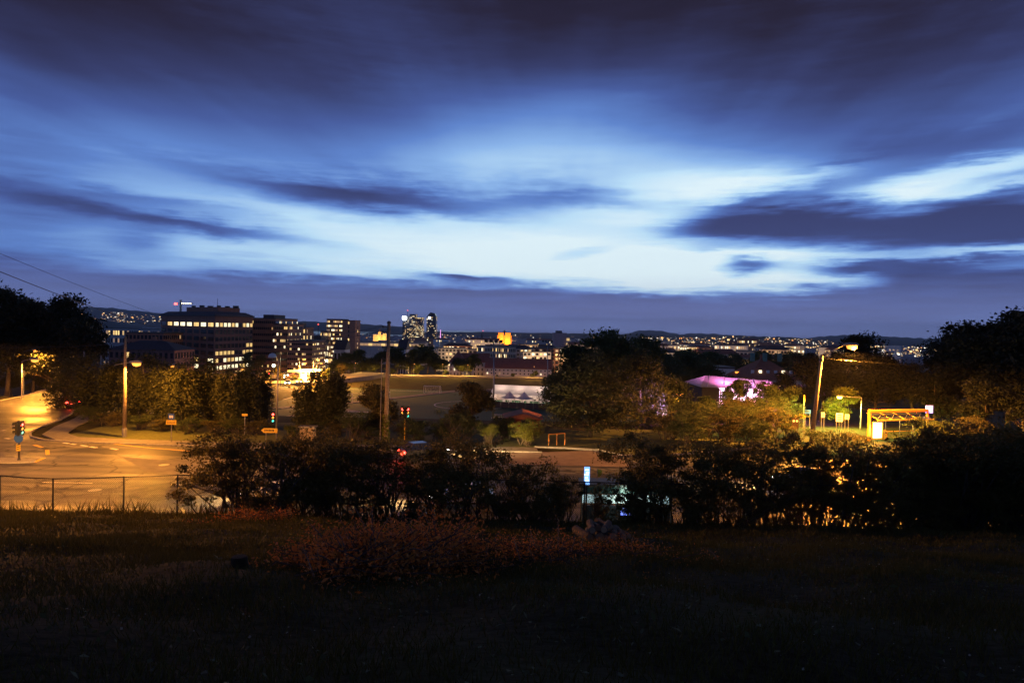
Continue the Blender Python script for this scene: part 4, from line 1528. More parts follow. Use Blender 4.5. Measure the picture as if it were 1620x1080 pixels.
def signal_head(o, c, ang, lit=(1, 1, 1), s=1.0):
    """three lenses, facing along ang"""
    h = thing_part = bpy.data.objects.new('signal_head', None)
    COL.objects.link(h)
    h.parent = o
    h.location = c
    h.rotation_euler = (0, 0, ang)
    h.scale = (s, s, s)
    MB().box((0, 0, 0), (.22, .34, 1.02)).build('housing', m_black, h, bevel=.02)
    MB().box((-.06, 0, 0), (.02, .52, 1.2)).build('backboard', m_black, h)
    for k, (m, on) in enumerate(zip((m_red, m_amb, m_grn), lit)):
        z = .32 - .32 * k
        MB().lathe([(.115, .112), (.10, .135), (.05, .15), (.001, .155)], 12, (0, 0, z), 'X').build('lens', m if on else m_off, h)
        b = MB()
        n = 9
        for i in range(n):
            g = math.pi * (-.12 + 1.24 * i / (n - 1))
            for u in (.11, .30):
                b.v.append((u, .14 * math.cos(g), z + .14 * math.sin(g)))
        for i in range(n - 1):
            b.f.append((2 * i, 2 * i + 2, 2 * i + 3, 2 * i + 1))
        b.build('visor', m_black, h)
    return h


def traffic_light(label, base, hgt, heads, s=1.0, mat=None):
    o = thing('traffic_light', label, 'traffic light', base)
    MB().tube([(0, 0, -.2), (0, 0, hgt)], .06, 10).build('post', mat or m_steel, o, smooth=True)
    MB().lathe([(.14, 0), (.14, .05), (.08, .3)], 10).build('foot', m_dark, o)
    for ang, off, lit in heads:
        signal_head(o, (off[0], off[1], hgt - .6), ang, lit, s)
    return o


q = G(30, 730)
o = traffic_light('dark traffic light post with striped band on the left traffic island', q, 3.3, [(R(-25), (.2, -.05), (1, 1, 1)), (R(200), (-.2, .05), (0, 0, 0))], mat=m_dark)
MB().lathe([(.085, .95), (.09, .96), (.09, 1.35), (.085, 1.36)], 12).build('yellow_band', m_yellow, o)
MB().lathe([(.36, -.02), (.36, .02)], 18, (.02, -.09, 1.9), 'Y').build('round_sign', m_blue, o)
MB().box((.0, -.1, 1.15), (.34, .03, .5)).build('striped_board', m_yellow, o)
for i in range(3):
    MB().quad((-.17, -.118, .95 + .16 * i), (.17, -.118, 1.07 + .16 * i), (.17, -.118, 1.14 + .16 * i), (-.17, -.118, 1.02 + .16 * i)).build('stripe', m_black, o)
b = MB()
b.prism([(q.x + 2.3 * math.cos(g) - 1.0, q.y + .9 * math.sin(g)) for g in [i * math.pi / 8 for i in range(16)]], 0, .13)
tag(b.build('traffic_island', m_kerb), kind='structure')
q = G(640, 700)
traffic_light('traffic light with two lit heads on a yellow post right of the tallest pole', (q.x, q.y, 0), 3.6, [(R(-115), (-.18, -.02), (1, 1, 0)), (R(-50), (.22, 0), (1, 1, 1))], 1.05, m_yellow)
o = thing('traffic_light', 'single traffic light head fixed to the thin steel pole', 'traffic light', (POLE_C.x - .35, POLE_C.y - .1, P(433, 660, POLE_C.y).z))
signal_head(o, (0, 0, 0), R(-60), (1, 1, 1))
MB().tube([(0, 0, .2), (.35, .1, .2)], .025, 6).build('bracket', m_steel, o)
q = P(426, 592, 205)
traffic_light('small far red traffic light at the distant junction', (q.x, q.y, hz1(q.x, q.y)), q.z - hz1(q.x, q.y) + .5, [(R(-80), (0, -.1), (1, 0, 0))], 1.2)
q = P(1445, 651, 80)
traffic_light('traffic light behind the orange shelter roof', (q.x, q.y, hz1(q.x, q.y)), q.z - hz1(q.x, q.y) + .3, [(R(-90), (-.2, 0), (0, 1, 1)), (R(-40), (.25, 0), (1, 0, 0))], .9)

# ------------------------------------------------------------------ signs
q = G(271, 700)
o = thing('bus_stop_sign', 'bus stop post with a square blue sign above a yellow board', 'sign', (q.x, q.y, .06), R(3))
top = P(270, 655, q.y).z
MB().tube([(0, 0, -.1), (0, 0, top)], .04, 8).build('post', m_steel, o)
bs = MB().box((0, -.06, top - .28), (.56, .03, .56)).build('blue_panel', m_blue, o, bevel=.01)
MB().box((0, -.08, top - .27), (.36, .012, .22)).build('bus_symbol', m_white, bs)
MB().box((-.1, -.082, top - .40), (.09, .014, .06)).box((.1, -.082, top - .40), (.09, .014, .06)).build('bus_wheels', m_white, bs)
yb = MB().box((0, -.06, top - .83), (.95, .03, .42)).build('yellow_board', m_yellow, o, bevel=.01)
b = MB()
for k in range(2):
    for j in range(6):
        b.box((-.32 + .125 * j, -.078, top - .76 - .14 * k), (.085, .006, .05))
b.build('lettering', m_black, yb)
q = G(387, 698)
o = thing('street_name_sign', 'short post with a small wide yellow-lit name plate', 'sign', (q.x, q.y, .06))
top = P(387, 656, q.y).z
MB().tube([(0, 0, -.1), (0, 0, top)], .045, 8).build('post', m_steel, o)
MB().box((0, -.05, top - .05), (.55, .05, .22)).build('plate', m_yellow, o, bevel=.01)
q0, q1 = G(419, 697), G(439, 697)
o = thing('direction_sign', 'yellow arrow-shaped direction sign on two short posts', 'sign', (q0.x, q0.y, .06))
wd = q1.x - q0.x
top = P(428, 678, q0.y).z
for xx in (0.1, wd - .05):
    MB().tube([(xx, 0, -.1), (xx, 0, top)], .035, 8).build('post', m_steel, o)
b = MB()
b.v = [(-.35, -.06, top - .22), (-.12, -.06, top), (wd + .05, -.06, top), (wd + .05, -.06, top - .45), (-.12, -.06, top - .45),
       (-.35, -.03, top - .22), (-.12, -.03, top), (wd + .05, -.03, top), (wd + .05, -.03, top - .45), (-.12, -.03, top - .45)]
b.f = [(4, 3, 2, 1, 0), (5, 6, 7, 8, 9), (0, 1, 6, 5), (1, 2, 7, 6), (2, 3, 8, 7), (3, 4, 9, 8), (4, 0, 5, 9)]
pl = b.build('arrow_panel', m_yellow, o)
b = MB()
for j in range(7):
    b.box((.02 + .14 * j, -.068, top - .22), (.09, .008, .16 if j % 3 else .2))
b.build('lettering', m_black, pl)
# kiosk box beside the road
q = G(487, 698)
o = thing('utility_kiosk', 'small tan utility kiosk with a flat overhanging roof by the roadside', 'kiosk', (q.x, q.y, .0))
MB().box((0, 0, .7), (1.35, .9, 1.4)).build('cabinet', MAT('tan_panel', (.35, .27, .16), .7, .15, 4), o)
MB().box((0, 0, 1.47), (1.6, 1.15, .12)).build('roof', m_steel, o)
MB().box((0, -.46, .7), (.02, .02, 1.2)).build('door_seam', m_dark, o)

# ------------------------------------------------------------------ chain-link fence on the lip of the bank
fence = thing('chain_link_fence', 'dark chain-link fence with round posts along the lip of the bank', 'fence', (0, 0, 0))
tops = [(-90, 748), (0, 752), (84, 757), (196, 754), (281, 751), (375, 752), (470, 754), (565, 755), (660, 756), (755, 757), (850, 759), (925, 762), (1030, 764), (1125, 765), (1230, 766), (1335, 767), (1440, 768), (1545, 768), (1660, 769)]
fp = []
for px, py in tops:
    q = P(px, py, 26.9)
    fp.append((q.x, 26.9, q.z))
for i, (x, y, z) in enumerate(fp):
    g0 = hz1(x, y)
    MB().tube([(x, y, g0 - .2), (x, y, z + .03)], .03, 8).build('post', m_dark, fence)
    if i + 1 < len(fp):
        x2, y2, z2 = fp[i + 1]
        MB().tube([(x, y, z), ((x + x2) / 2, y, (z + z2) / 2 - .02), (x2, y2, z2)], .02, 6, False).build('top_rail', m_dark, fence)
        b = MB()
        sp = .075
        hgt = 1.5
        nn = int((x2 - x + hgt) / sp)
        for k in range(nn):
            for sgn in (1, -1):
                u0 = x + k * sp - (hgt if sgn > 0 else 0)
                a0, a1 = (u0, u0 + hgt) if sgn > 0 else (u0 + hgt - hgt, u0 - hgt)
                # clip to the bay
                s0, s1 = 0.0, 1.0
                d = a1 - a0
                for lim, lo in ((x, True), (x2, False)):
                    tt = (lim - a0) / d
                    if (d > 0) == lo:
                        s0 = max(s0, tt)
                    else:
                        s1 = min(s1, tt)
                if s1 - s0 < .02:
                    continue

                def zz_(u, f):
                    zt = z + (z2 - z) * (u - x) / (x2 - x)
                    zb = hz1(u, y) + .03
                    return zb + (zt - zb) * f
                p0, p1 = a0 + d * s0, a0 + d * s1
                b.tube([(p0, y + .004 * sgn, zz_(p0, s0)), (p1, y + .004 * sgn, zz_(p1, s1))], .0032, 3, False)
        tag(b.build('wire_mesh', m_dark, fence), kind='stuff')

# ------------------------------------------------------------------ tram stop shelter behind the gap in the hedge
q = P(920, 764, 38.0)
q2 = P(1062, 768, 38.0)
o = thing('tram_shelter', 'long tram stop shelter, dark roof and white lit panels, behind the hedge gap', 'shelter', (q.x, 38.0, .12))
ln = q2.x - q.x
zt = q.z - .12
MB().box((ln / 2, .6, zt - .06), (ln + .2, 1.7, .12)).build('roof', m_dark, o, bevel=.02)
MB().box((ln / 2, -.1, zt - .35), (ln, .05, .36)).build('fascia', MAT('dark_teal_fascia', (.02, .05, .055), .4), o)
m_panel = GLOW('backlit_panel', (.62, .95, 1.0), .7)
npan = 5
for k in range(npan):
    w = ln / npan
    MB().box((w * (k + .5), -.1, zt - .83), (w - .12, .04, .46)).build('lit_panel', m_panel, o)
    MB().box((w * (k + .5), -.1, zt - 1.75), (w - .12, .03, 1.1)).build('glass_pane', m_glass, o)
for k in range(npan + 1):
    MB().tube([(ln / npan * k, -.1, -.1), (ln / npan * k, -.1, zt - .1)], .045, 8).build('post', m_dark, o)
MB().box((2.6, -.15, zt - 1.5), (.8, .03, .42)).build('blue_poster', GLOW('blue_backlit_poster', (.03, .09, 1.0), 1.6), o)
lamp_light('lamp', o, (ln / 2, -.6, zt - .4), 60, (.6, .95, 1.0), .3, 'POINT')
q = P(928, 766, 37.4)
o = thing('stop_pylon', 'narrow blue-white lit stop pylon above the left end of the tram shelter', 'sign', (q.x, 37.4, .1))
zt = P(928, 738, 37.4).z - .1
MB().box((0, 0, zt / 2), (.10, .10, zt)).build('mast', m_dark, o)
pn = MB().box((0, -.07, zt - .48), (.30, .05, .98)).build('lit_face', GLOW('pylon_blue', (.18, .42, 1.0), 1.6), o, bevel=.01)
b = MB()
for k, (w, z) in enumerate([(.2, .85), (.16, .70), (.22, .58), (.14, .42), (.2, .28)]):
    b.box((random.uniform(-.03, .03), -.1, zt - 1 + z), (w, .01, .06))
b.build('white_lettering', GLOW('pylon_white', (.9, .97, 1), 2.2), pn)
q = P(945, 756, 39)
o = thing('small_flag', 'small yellow pennant on a thin stick right of the stop pylon', 'flag', (q.x, 39, .1))
zt = P(945, 744, 39).z
MB().tube([(0, 0, 0), (0, 0, zt)], .015, 6).build('stick', m_steel, o)
MB().quad((0, 0, zt), (.28, .02, zt - .08), (.25, .03, zt - .34), (.12, .03, zt - .46), (0, 0, zt - .5)).build('pennant', m_yellow, o)

# ------------------------------------------------------------------ orange framed bus shelter on the right
q = P(1374, 648, 74.0)
q2 = P(1468, 655, 76.0)
o = thing('bus_shelter', 'orange steel framed bus shelter with a slanted glass roof and lit advert', 'shelter', (q.x, 74.0, 0.05), math.atan2(2.0, q2.x - q.x))
ln = math.hypot(q2.x - q.x, 2.0)
zt = q.z - .05
MB().box((ln / 2, 0, zt - .15), (ln, .26, .30)).build('top_beam', m_orange, o, bevel=.03)
MB().box((.14, 0, zt / 2 - .15), (.28, .24, zt - .32)).build('left_frame', m_orange, o, bevel=.03)
MB().box((ln - .10, 0, zt / 2 - .15), (.2, .24, zt - .32)).build('right_frame', m_orange, o, bevel=.03)
MB().box((ln / 2 + .2, -.8, zt - 1.05), (ln - .5, .14, .16)).build('gutter', m_yellow, o)
for k in range(4):
    w = (ln - .9) / 4
    x0 = .5 + w * k
    g_ = MB().quad((x0 + .05, -.78, zt - .98), (x0 + w - .05, -.78, zt - .98), (x0 + w - .05, .8, zt - .48), (x0 + .05, .8, zt - .48)).build('roof_pane', m_glass, o)
    MB().tube([(x0, -.8, zt - .97), (x0, .8, zt - .46)], .035, 6).build('rafter', m_orange, o)
    MB().tube([(x0 + .1, -.75, zt - .9), (x0 + w * .8, .2, zt - .45)], .02, 6).build('brace', m_steel, o)
for k in range(3):
    MB().tube([(ln * (.36 + .24 * k), .6, 0), (ln * (.36 + .24 * k), .6, zt - .6)], .04, 8).build('post', m_steel, o)
MB().box((ln * .62, .62, .9), (ln * .66, .05, .07)).build('rail', m_orange, o)
ad = MB().box((1.1, -.15, 1.15), (1.35, .16, 1.9)).build('advert_case', m_orange, o, bevel=.03)
MB().box((1.02, -.245, 1.2), (1.1, .02, 1.65)).build('lit_advert', GLOW('white_green_advert', (.72, 1.0, .80), 2.4), ad)
lamp_light('lamp', ad, (1.0, -.9, 1.2), 70, (.6, 1, .7), .3, 'POINT')
lamp_light('lamp', o, (ln * .5, -.4, zt - 1.3), 70, (1, .62, .2), .2, 'POINT')
o2 = thing('litter_bin', 'small orange litter bin beside the lit advert of the bus shelter', 'bin', tuple(P(1400, 676, 75.2).xy) + (.05,))
MB().lathe([(.22, 0), (.24, .05), (.26, .8), (.22, 1.0), (.05, 1.12)], 12).build('body', m_orange, o2)
MB().box((0, -.25, .82), (.24, .04, .12)).build('slot', m_black, o2)
q = P(1470, 648, 76)
o = thing('lit_sign', 'small blue-violet lit square sign at the right end of the bus shelter', 'sign', (q.x, 76, .05))
MB().tube([(0, .06, 0), (0, .06, q.z)], .05, 8).build('post', m_steel, o)
f = MB().box((0, 0, q.z), (.8, .12, .85)).build('lit_face', GLOW('violet_sign', (.20, .22, 1.0), 1.5), o, bevel=.02)
MB().box((-.05, -.066, q.z - .05), (.34, .01, .26)).build('white_symbol', GLOW('sign_white', (1, .95, 1), 2.5), f)
# boards around the leaning lamp post
for px, py, wd, hg, Y, mt, lab in [
        (1328, 660, .8, 1.0, 80, 'w', 'white notice board right of the leaning lamp post'),
        (1340, 659, .5, .6, 80.5, 'w', 'small white board right of the notice board'),
        (1266, 658, 1.2, .35, 76, 'y', 'yellow-green name board left of the leaning lamp post'),
        (1258, 670, .7, 1.2, 74, 'd', 'dark brown sign with two pale discs left of the leaning lamp post'),
        (1302, 656, .4, .6, 82, 'w', 'little pale sign just right of the leaning lamp post'),
        (1278, 651, .7, .45, 84, 'b', 'blue roadside sign left of the leaning lamp post')]:
    q = P(px, py, Y)
    g0 = hz1(q.x, Y)
    o = thing('notice_board', lab, 'sign', (q.x, Y, g0))
    mm = {'w': m_white, 'y': m_yellow, 'd': MAT('brown_enamel', (.06, .03, .02), .5), 'b': m_blue}[mt]
    zc = q.z - g0
    for xx in (-wd * .4, wd * .4):
        MB().tube([(xx, .05, 0), (xx, .05, zc)], .03, 6).build('post', m_steel, o)
    pn = MB().box((0, 0, zc), (wd, .05, hg)).build('panel', mm, o)
    b = MB()
    if mt == 'd':
        for xx in (-.17, .17):
            b.lathe([(.12, -.03), (.12, -.034)], 12, (xx, 0, zc + .3), 'Y')
        b.build('pale_disc', m_white, pn)
    else:
        for j in range(3):
            b.box((0, -.03, zc + hg * (.25 - .25 * j)), (wd * .6, .008, hg * .1))
        b.build('lettering', m_black, pn)
q = P(1272, 632, 86)
o = thing('marker_post', 'thin vertical yellow-red lit post beside the leaning lamp post', 'post', (q.x, 86, hz1(q.x, 86)))
zc = q.z - hz1(q.x, 86)
MB().tube([(0, 0, 0), (0, 0, zc + .6)], .05, 8).build('post', m_steel, o)
MB().box((0, -.05, zc), (.14, .06, 1.2)).build('panel', m_yellow, o)

# ------------------------------------------------------------------ floodlight masts, goals, dugouts on the pitch
for px, top, Y, base, lab in [(781, 540, 120, None, 'tall floodlight mast with a dark lamp rack in front of the white marquee'), (866, 540, 205, None, 'distant floodlight mast behind the long white house')]:
    q = P(px, top, Y)
    bx = P(px - 2, 680, Y).x
    g0 = hz1(bx, Y)
    o = thing('floodlight_mast', lab, 'mast', (bx, Y, g0))
    h = q.z - g0
    MB().tube([(0, 0, -.2), (.1, 0, h * .5), (q.x - bx, 0, h)], [.20, .16, .10], 10).build('shaft', m_steel, o, smooth=True)
    MB().box((q.x - bx, 0, h), (3.2, .14, .14)).build('crossbar', m_dark, o)
    for k in range(4):
        MB().box((q.x - bx - 1.3 + .87 * k, -.15, h + .05), (.6, .35, .5), top=(1, .6)).build('floodlight', m_dark, o)


def goal(label, c, ang, w=7.32, h=2.44, d=2.0):
    o = thing('football_goal', label, 'goal', c, ang)
    MB().tube([(-w / 2, 0, 0), (-w / 2, 0, h), (w / 2, 0, h), (w / 2, 0, 0)], .07, 8).build('goal_frame', m_white, o)
    b = MB()
    for sx in (-1, 1):
        b.tube([(sx * w / 2, 0, h), (sx * w / 2, d * .45, h), (sx * w / 2, d, 0), (sx * w / 2, 0, 0)], .035, 6)
    b.tube([(-w / 2, d, .03), (w / 2, d, .03)], .035, 6)
    b.build('net_support', m_white, o)
    b = MB()
    nn = 24
    for i in range(nn + 1):
        x = -w / 2 + w * i / nn
        b.tube([(x, .05, h - .02), (x, d * .45, h - .04), (x, d, .05)], .010, 3, False)
    for j in range(9):
        f = j / 8
        yy, zz = (d * .45 + d * .55 * f, h - h * f)
        b.tube([(-w / 2, yy, zz + .02), (w / 2, yy, zz + .02)], .010, 3, False)
    tag(b.build('net', m_white, o), kind='stuff')
    return o


gz = PZ + .36
goal('nearest white football goal seen from behind, left of the tallest pole', (*G(572, 670, gz).xy, gz), R(-97 + 90 + 180))
goal('small white goal at the left edge of the pitch behind the columnar tree', (*G(549, 637, gz).xy, gz), R(70), 5, 2)
goal('far white goal in front of the lamp-lit street', (*G(683, 622, gz).xy, gz), R(-10), 5, 2.2)
goal('white goal behind the tallest pole at the path', (*G(602, 631, gz).xy, gz), R(10), 5, 2)
q = G(806, 667, -6)
o = thing('glass_dugout', 'slanted glass-sided dugout with a white rim at the near pitch edge', 'dugout', (q.x, q.y, hz1(q.x, q.y)), R(25))
b = MB()
for y0, z0, y1, z1 in ((0, .2, 0, 2.2), (0, 2.2, 1.6, 2.7)):
    b.quad((-3, y0, z0), (3, y0, z0), (3, y1, z1), (-3, y1, z1))
b.build('glass_pane', m_glass, o)
MB().tube([(-3, 0, 0), (-3, 0, 2.2), (-3, 1.6, 2.7), (3, 1.6, 2.7), (3, 0, 2.2), (3, 0, 0)], .07, 6).build('frame', m_white, o)
MB().tube([(-3, 0, 2.2), (3, 0, 2.2)], .06, 6).build('rim', m_white, o)
q = G(793, 657, -8.2)
for k in range(3):
    o = thing('crowd_barrier', 'pale metal barrier at the pitch edge, %s from the left' % ORD[k], 'barrier', (q.x + 2.3 * k - 2, q.y - 1.2 * k, hz1(q.x + 2.3 * k - 2, q.y - 1.2 * k)), R(-8), 'barriers at the pitch edge')
    b = MB()
    b.tube([(0, 0, 0), (0, 0, 1.1), (2.1, 0, 1.1), (2.1, 0, 0)], .04, 6)
    b.build('frame', m_white, o)
    for j in range(8):
        MB().tube([(.25 * j + .2, 0, .2), (.25 * j + .2, 0, 1.1)], .02, 5).build('bar', m_white, o)

# ------------------------------------------------------------------ cars
CAR_PAINT = {}


def paint(name, col):
    if name not in CAR_PAINT:
        m, t, p = new_mat('car_paint_' + name)
        p.inputs['Base Color'].default_value = tuple(col) + (1,)
        p.inputs['Roughness'].default_value = .3
        p.inputs['Coat Weight'].default_value = .5
        CAR_PAINT[name] = m
    return CAR_PAINT[name]


m_tail = GLOW('tail_lamp', (1, .03, .02), 16)
m_headl = GLOW('head_lamp', (1, .95, .85), 30)
m_lensoff = MAT('unlit_lamp_glass', (.25, .25, .25), .2)


def car(label, loc, rz, col, heads=False, tails=False, beam=0, glow=0, group=None):
    """front along +x"""
    o = thing('car', label, 'car', loc, rz, group)
    pm = paint(*col)
    prof = [(-2.1, .32), (-2.12, .62), (-2.02, .92), (-1.3, .98), (.75, .94), (1.75, .80), (2.08, .62), (2.1, .34)]
    b = MB()
    for i, (y, k) in enumerate(((-.86, .96), (-.80, 1.0), (.80, 1.0), (.86, .96))):
        for x, z in prof:
            b.v.append((x * (1 if k == 1 else .985), y, z if k == 1 else .34 + (z - .34) * .88))
    n = len(prof)
    for i in range(3):
        for j in range(n):
            b.f.append((i * n + j, i * n + (j + 1) % n, (i + 1) * n + (j + 1) % n, (i + 1) * n + j))
    b.f += [tuple(range(n)), tuple(range(3 * n + n - 1, 3 * n - 1, -1))]
    b.build('body', pm, o, smooth=False, bevel=.03)
    # cabin glass and roof
    lo = [(-1.75, .95), (.85, .93)]
    hi = [(-1.25, 1.44), (.10, 1.46)]
    b = MB()
    for (x, z), w in ((lo[0], .74), (hi[0], .58), (hi[1], .58), (lo[1], .76)):
        b.v += [(x, -w, z), (x, w, z)]
    b.f = [(0, 1, 3, 2), (4, 5, 7, 6), (0, 2, 4, 6), (1, 7, 5, 3)]
    b.build('windows', m_glass, o)
    MB().box((-.575, 0, 1.46), (1.42, 1.2, .05), top=(.94, .9)).build('roof', pm, o, bevel=.02)
    b = MB()
    for s in (-1, 1):
        b.tube([(lo[0][0], s * .75, .95), (hi[0][0], s * .59, 1.45)], .035, 5)
        b.tube([(lo[1][0], s * .77, .93), (hi[1][0], s * .59, 1.46)], .03, 5)
        b.tube([(-.5, s * .77, .95), (-.5, s * .60, 1.45)], .03, 5)
    b.build('pillars', pm, o)
    for x in (-1.3, 1.32):
        for s in (-1, 1):
            wh = MB().lathe([(.18, -.10), (.31, -.10), (.33, -.06), (.33, .06), (.31, .10), (.18, .10)], 16, (x, s * .78, .33), 'Y').build('wheel', m_rubber, o)
            MB().lathe([(.001, -.07), (.19, -.08), (.19, .08), (.001, .07)], 12, (x, s * .79, .33), 'Y').build('rim', m_steel, wh)
    for s in (-1, 1):
        MB().box((2.045, s * .62, .66), (.10, .34, .15)).build('headlight', m_headl if heads else m_lensoff, o)
        MB().box((-2.08, s * .66, .78), (.09, .26, .16)).build('tail_light', m_tail if tails else m_lensoff, o)
        MB().box((.55, s * .93, .98), (.12, .16, .11)).build('mirror', pm, o)
        if beam:
            lamp_light('beam', o, (2.25, s * .62, .66), beam, (1, .72, .36), .07, 'SPOT', 75, (R(90 - 4), 0, R(-90)), .9)
    if glow:
        lamp_light('glow', o, (-2.35, 0, .75), glow, (1, .05, .03), .3, 'POINT')
    MB().box((-2.13, 0, .55), (.02, .5, .12)).build('number_plate', m_white, o)
    for x in (-2.08, 2.06):
        MB().box((x, 0, .42), (.14, 1.62, .16)).build('bumper', m_black, o, bevel=.03)
    for s in (-1, 1):
        for x in (-1.3, 1.32):
            MB().lathe([(.38, -.012), (.38, .012)], 18, (x, s * .862, .36), 'Y').build('wheel_arch', m_black, o)
        MB().box((-.1, s * .866, .36), (2.0, .02, .1)).build('sill', m_black, o)
        for x in (-.52, .72):
            MB().box((x, s * .862, .66), (.012, .012, .5)).build('door_seam', m_black, o)
        for x in (-.75, .2):
            MB().box((x, s * .872, .80), (.16, .025, .03)).build('door_handle', m_black, o)
    return o


silver, dark_, red_, white_, blue_ = ('silver', (.45, .45, .46)), ('charcoal', (.04, .04, .045)), ('red', (.12, .015, .015)), ('white', (.7, .7, .7)), ('blue', (.02, .03, .07))
q = G(106, 640)
car('silver parked car at the far end of the left curve under the trees', (q.x, q.y + 2.0, .02), R(8), silver)
q = G(122, 641)
car('dark car with red tail lights driving away round the left curve', (q.x + .6, q.y - 1.5, .02), R(118), dark_, False, True, 0, 20)
q = G(668, 729)
car('car with glowing red tail lights half hidden behind the thin hedge', (q.x, q.y + 1.0, .02), R(32), dark_, True, True, 2200, 20)
car('car with bright headlights on the near lane behind the left end of the hedge', (-15.0, 43.6, .02), R(180), white_, True, False, 2000, 0)
car('added car lighting the near lane behind the middle of the hedge', (-3.0, 44.0, .02), R(184), silver, True, False, 1600, 0)  # added behind the hedge so its headlights light the road
car('added car lighting the road behind the dark right half of the hedge', (22.0, 51.0, .02), R(176), dark_, True, False, 2600, 0)  # hidden car added so its beams brighten the middle of the road
# cars at the far junction
for i, (px, py, Y, rz, hd, lab, c) in enumerate([
        (455, 625, 214, -75, True, 'white car facing the viewer with dazzling headlights at the far junction', white_),
        (474, 622, 220, -80, True, 'car with yellow-white headlights right of the dazzling car', silver),
        (446, 612, 236, -70, True, 'car with white headlights farther up the junction', dark_),
        (462, 612, 240, 100, False, 'car with red tail lights among the junction trees', red_),
        (484, 616, 232, 95, False, 'dark car with red tail lights at the right of the junction', dark_),
        (452, 608, 246, -70, True, 'car with headlights at the back of the junction queue', blue_)]):
    q = P(px, py, Y)
    car(lab, (q.x, Y, -7.68), R(rz), c, hd, not hd, 700 if i < 3 else 0, 0, 'cars at the far junction')
for i, px in enumerate((178, 196, 214, 236, 312, 352)):
    q = P(px, 640, 104 + (i % 2) * 3)
    car('parked car glimpsed between the columnar trees, %s from the left' % ORD[i], (q.x, q.y, hz1(q.x, q.y) + .02), R(80 + 7 * i), [silver, dark_, white_][i % 3], group='cars parked behind the columnar trees')

# ------------------------------------------------------------------ buildings
m_brick = MAT('dark_brick', (.28, .13, .09), .85, .2, .6)
m_brick2 = MAT('brown_brick', (.34, .17, .11), .85, .2, .5)
m_plaster = MAT('pale_plaster', (.66, .64, .63), .85, .12, .3)
m_cream = MAT('cream_plaster', (.58, .47, .36), .85, .12, .3)
m_grey = MAT('grey_concrete_wall', (.38, .37, .38), .85, .15, .3)
m_tile = MAT('red_clay_tile', (.30, .12, .08), .85, .25, 1.5)
m_slate = MAT('dark_slate', (.055, .055, .065), .7, .25, 1.0)
m_greenroof = MAT('green_copper', (.12, .22, .18), .7, .2, 1.0)


def win_mesh(w, h, n, key, cache={}):
    """one window: n panes side by side with mullions; returns frame and pane meshes"""
    if (w, h, n) not in cache:
        f = MB()
        t_ = .12
        f.box((0, 0, -h / 2 - t_ / 2), (w + 2 * t_, .16, t_)).box((0, 0, h / 2 + t_ / 2), (w + 2 * t_, .16, t_))
        for i in range(n + 1):
            f.box((-w / 2 + w * i / n, 0, 0), (t_, .14, h))
        p_ = MB()
        for i in range(n):
            p_.box((-w / 2 + w * (i + .5) / n, .0, 0), (w / n - t_, .05, h))
        fm = f.mesh('window_frame')
        fm.materials.append(m_dark)
        cache[(w, h, n)] = (fm, p_)
    fm, p_ = cache[(w, h, n)]
    kk = (w, h, n, key.name)
    if kk not in cache:
        pm = p_.mesh('pane')
        pm.materials.append(key)
        cache[kk] = pm
    return fm, cache[kk]


def window(parent, x, y, z, ang, w, h, n, mat):
    fm, pm = win_mesh(w, h, n, mat)
    o = link_mesh('window', fm, None, parent, (x, y, z))
    o.rotation_euler = (0, 0, ang)
    link_mesh('pane', pm, None, o)
    return o


# --- the large brick office block (350 m away): local x along the street front, y away from the viewer
qa, qb, qc = P(255, 500, 380), P(340, 500, 335), P(400, 500, 372)
zb = -16.0
off = thing('brick_office_building', 'large dark brick office block with bands of lit windows and stepped roof', 'building', (qb.x, qb.y, zb))
A, B_, C_ = Vector((qa.x - qb.x, qa.y - qb.y)), Vector((0, 0)), Vector((qc.x - qb.x, qc.y - qb.y))
ztop = P(340, 500, 335).z - zb
D_ = A + C_
MB().prism([tuple(A), tuple(B_), tuple(C_), tuple(D_)], 0, ztop).build('wall', m_brick, off)
cen = (A + C_) / 2
b = MB()
for s_, z0, z1, m in ((1.04, ztop, ztop + .8, m_slate),):
    b.prism([tuple(cen + (p_ - cen) * s_) for p_ in (A, B_, C_, D_)], z0, z1)
b.build('cornice', m_slate, off)
lo = [cen + (p_ - cen) * 1.02 for p_ in (A, B_, C_, D_)]
hi = [cen + (p_ - cen) * .84 for p_ in (A, B_, C_, D_)]
b = MB()
b.v = [(p_.x, p_.y, ztop + .8) for p_ in lo] + [(p_.x, p_.y, ztop + 2.4) for p_ in hi]
b.f = [(0, 1, 5, 4), (1, 2, 6, 5), (2, 3, 7, 6), (3, 0, 4, 7), (4, 5, 6, 7)]
rf = b.build('roof', m_slate, off)
b = MB()
b.prism([tuple(cen + (p_ - cen) * .58 + (C_ - A) * .07) for p_ in (A, B_, C_, D_)], ztop + 2.4, ztop + 4.9)
b.build('plant_room', m_brick, off)
for k in range(6):
    q = cen + (C_ - A) * (.07 + .09 * (k - 2.5)) + (B_ - cen) * .2
    MB().box((q.x, q.y, ztop + 5.3), (1.6 + .5 * (k % 3), 1.6, .9 + .5 * (k % 2))).build('roof_vent', m_dark, rf)
MB().tube([(cen.x + 6, cen.y, ztop + 6), (cen.x + 6, cen.y, ztop + 10)], .12, 5).build('antenna', m_dark, rf)
rng = np.random.default_rng(5)
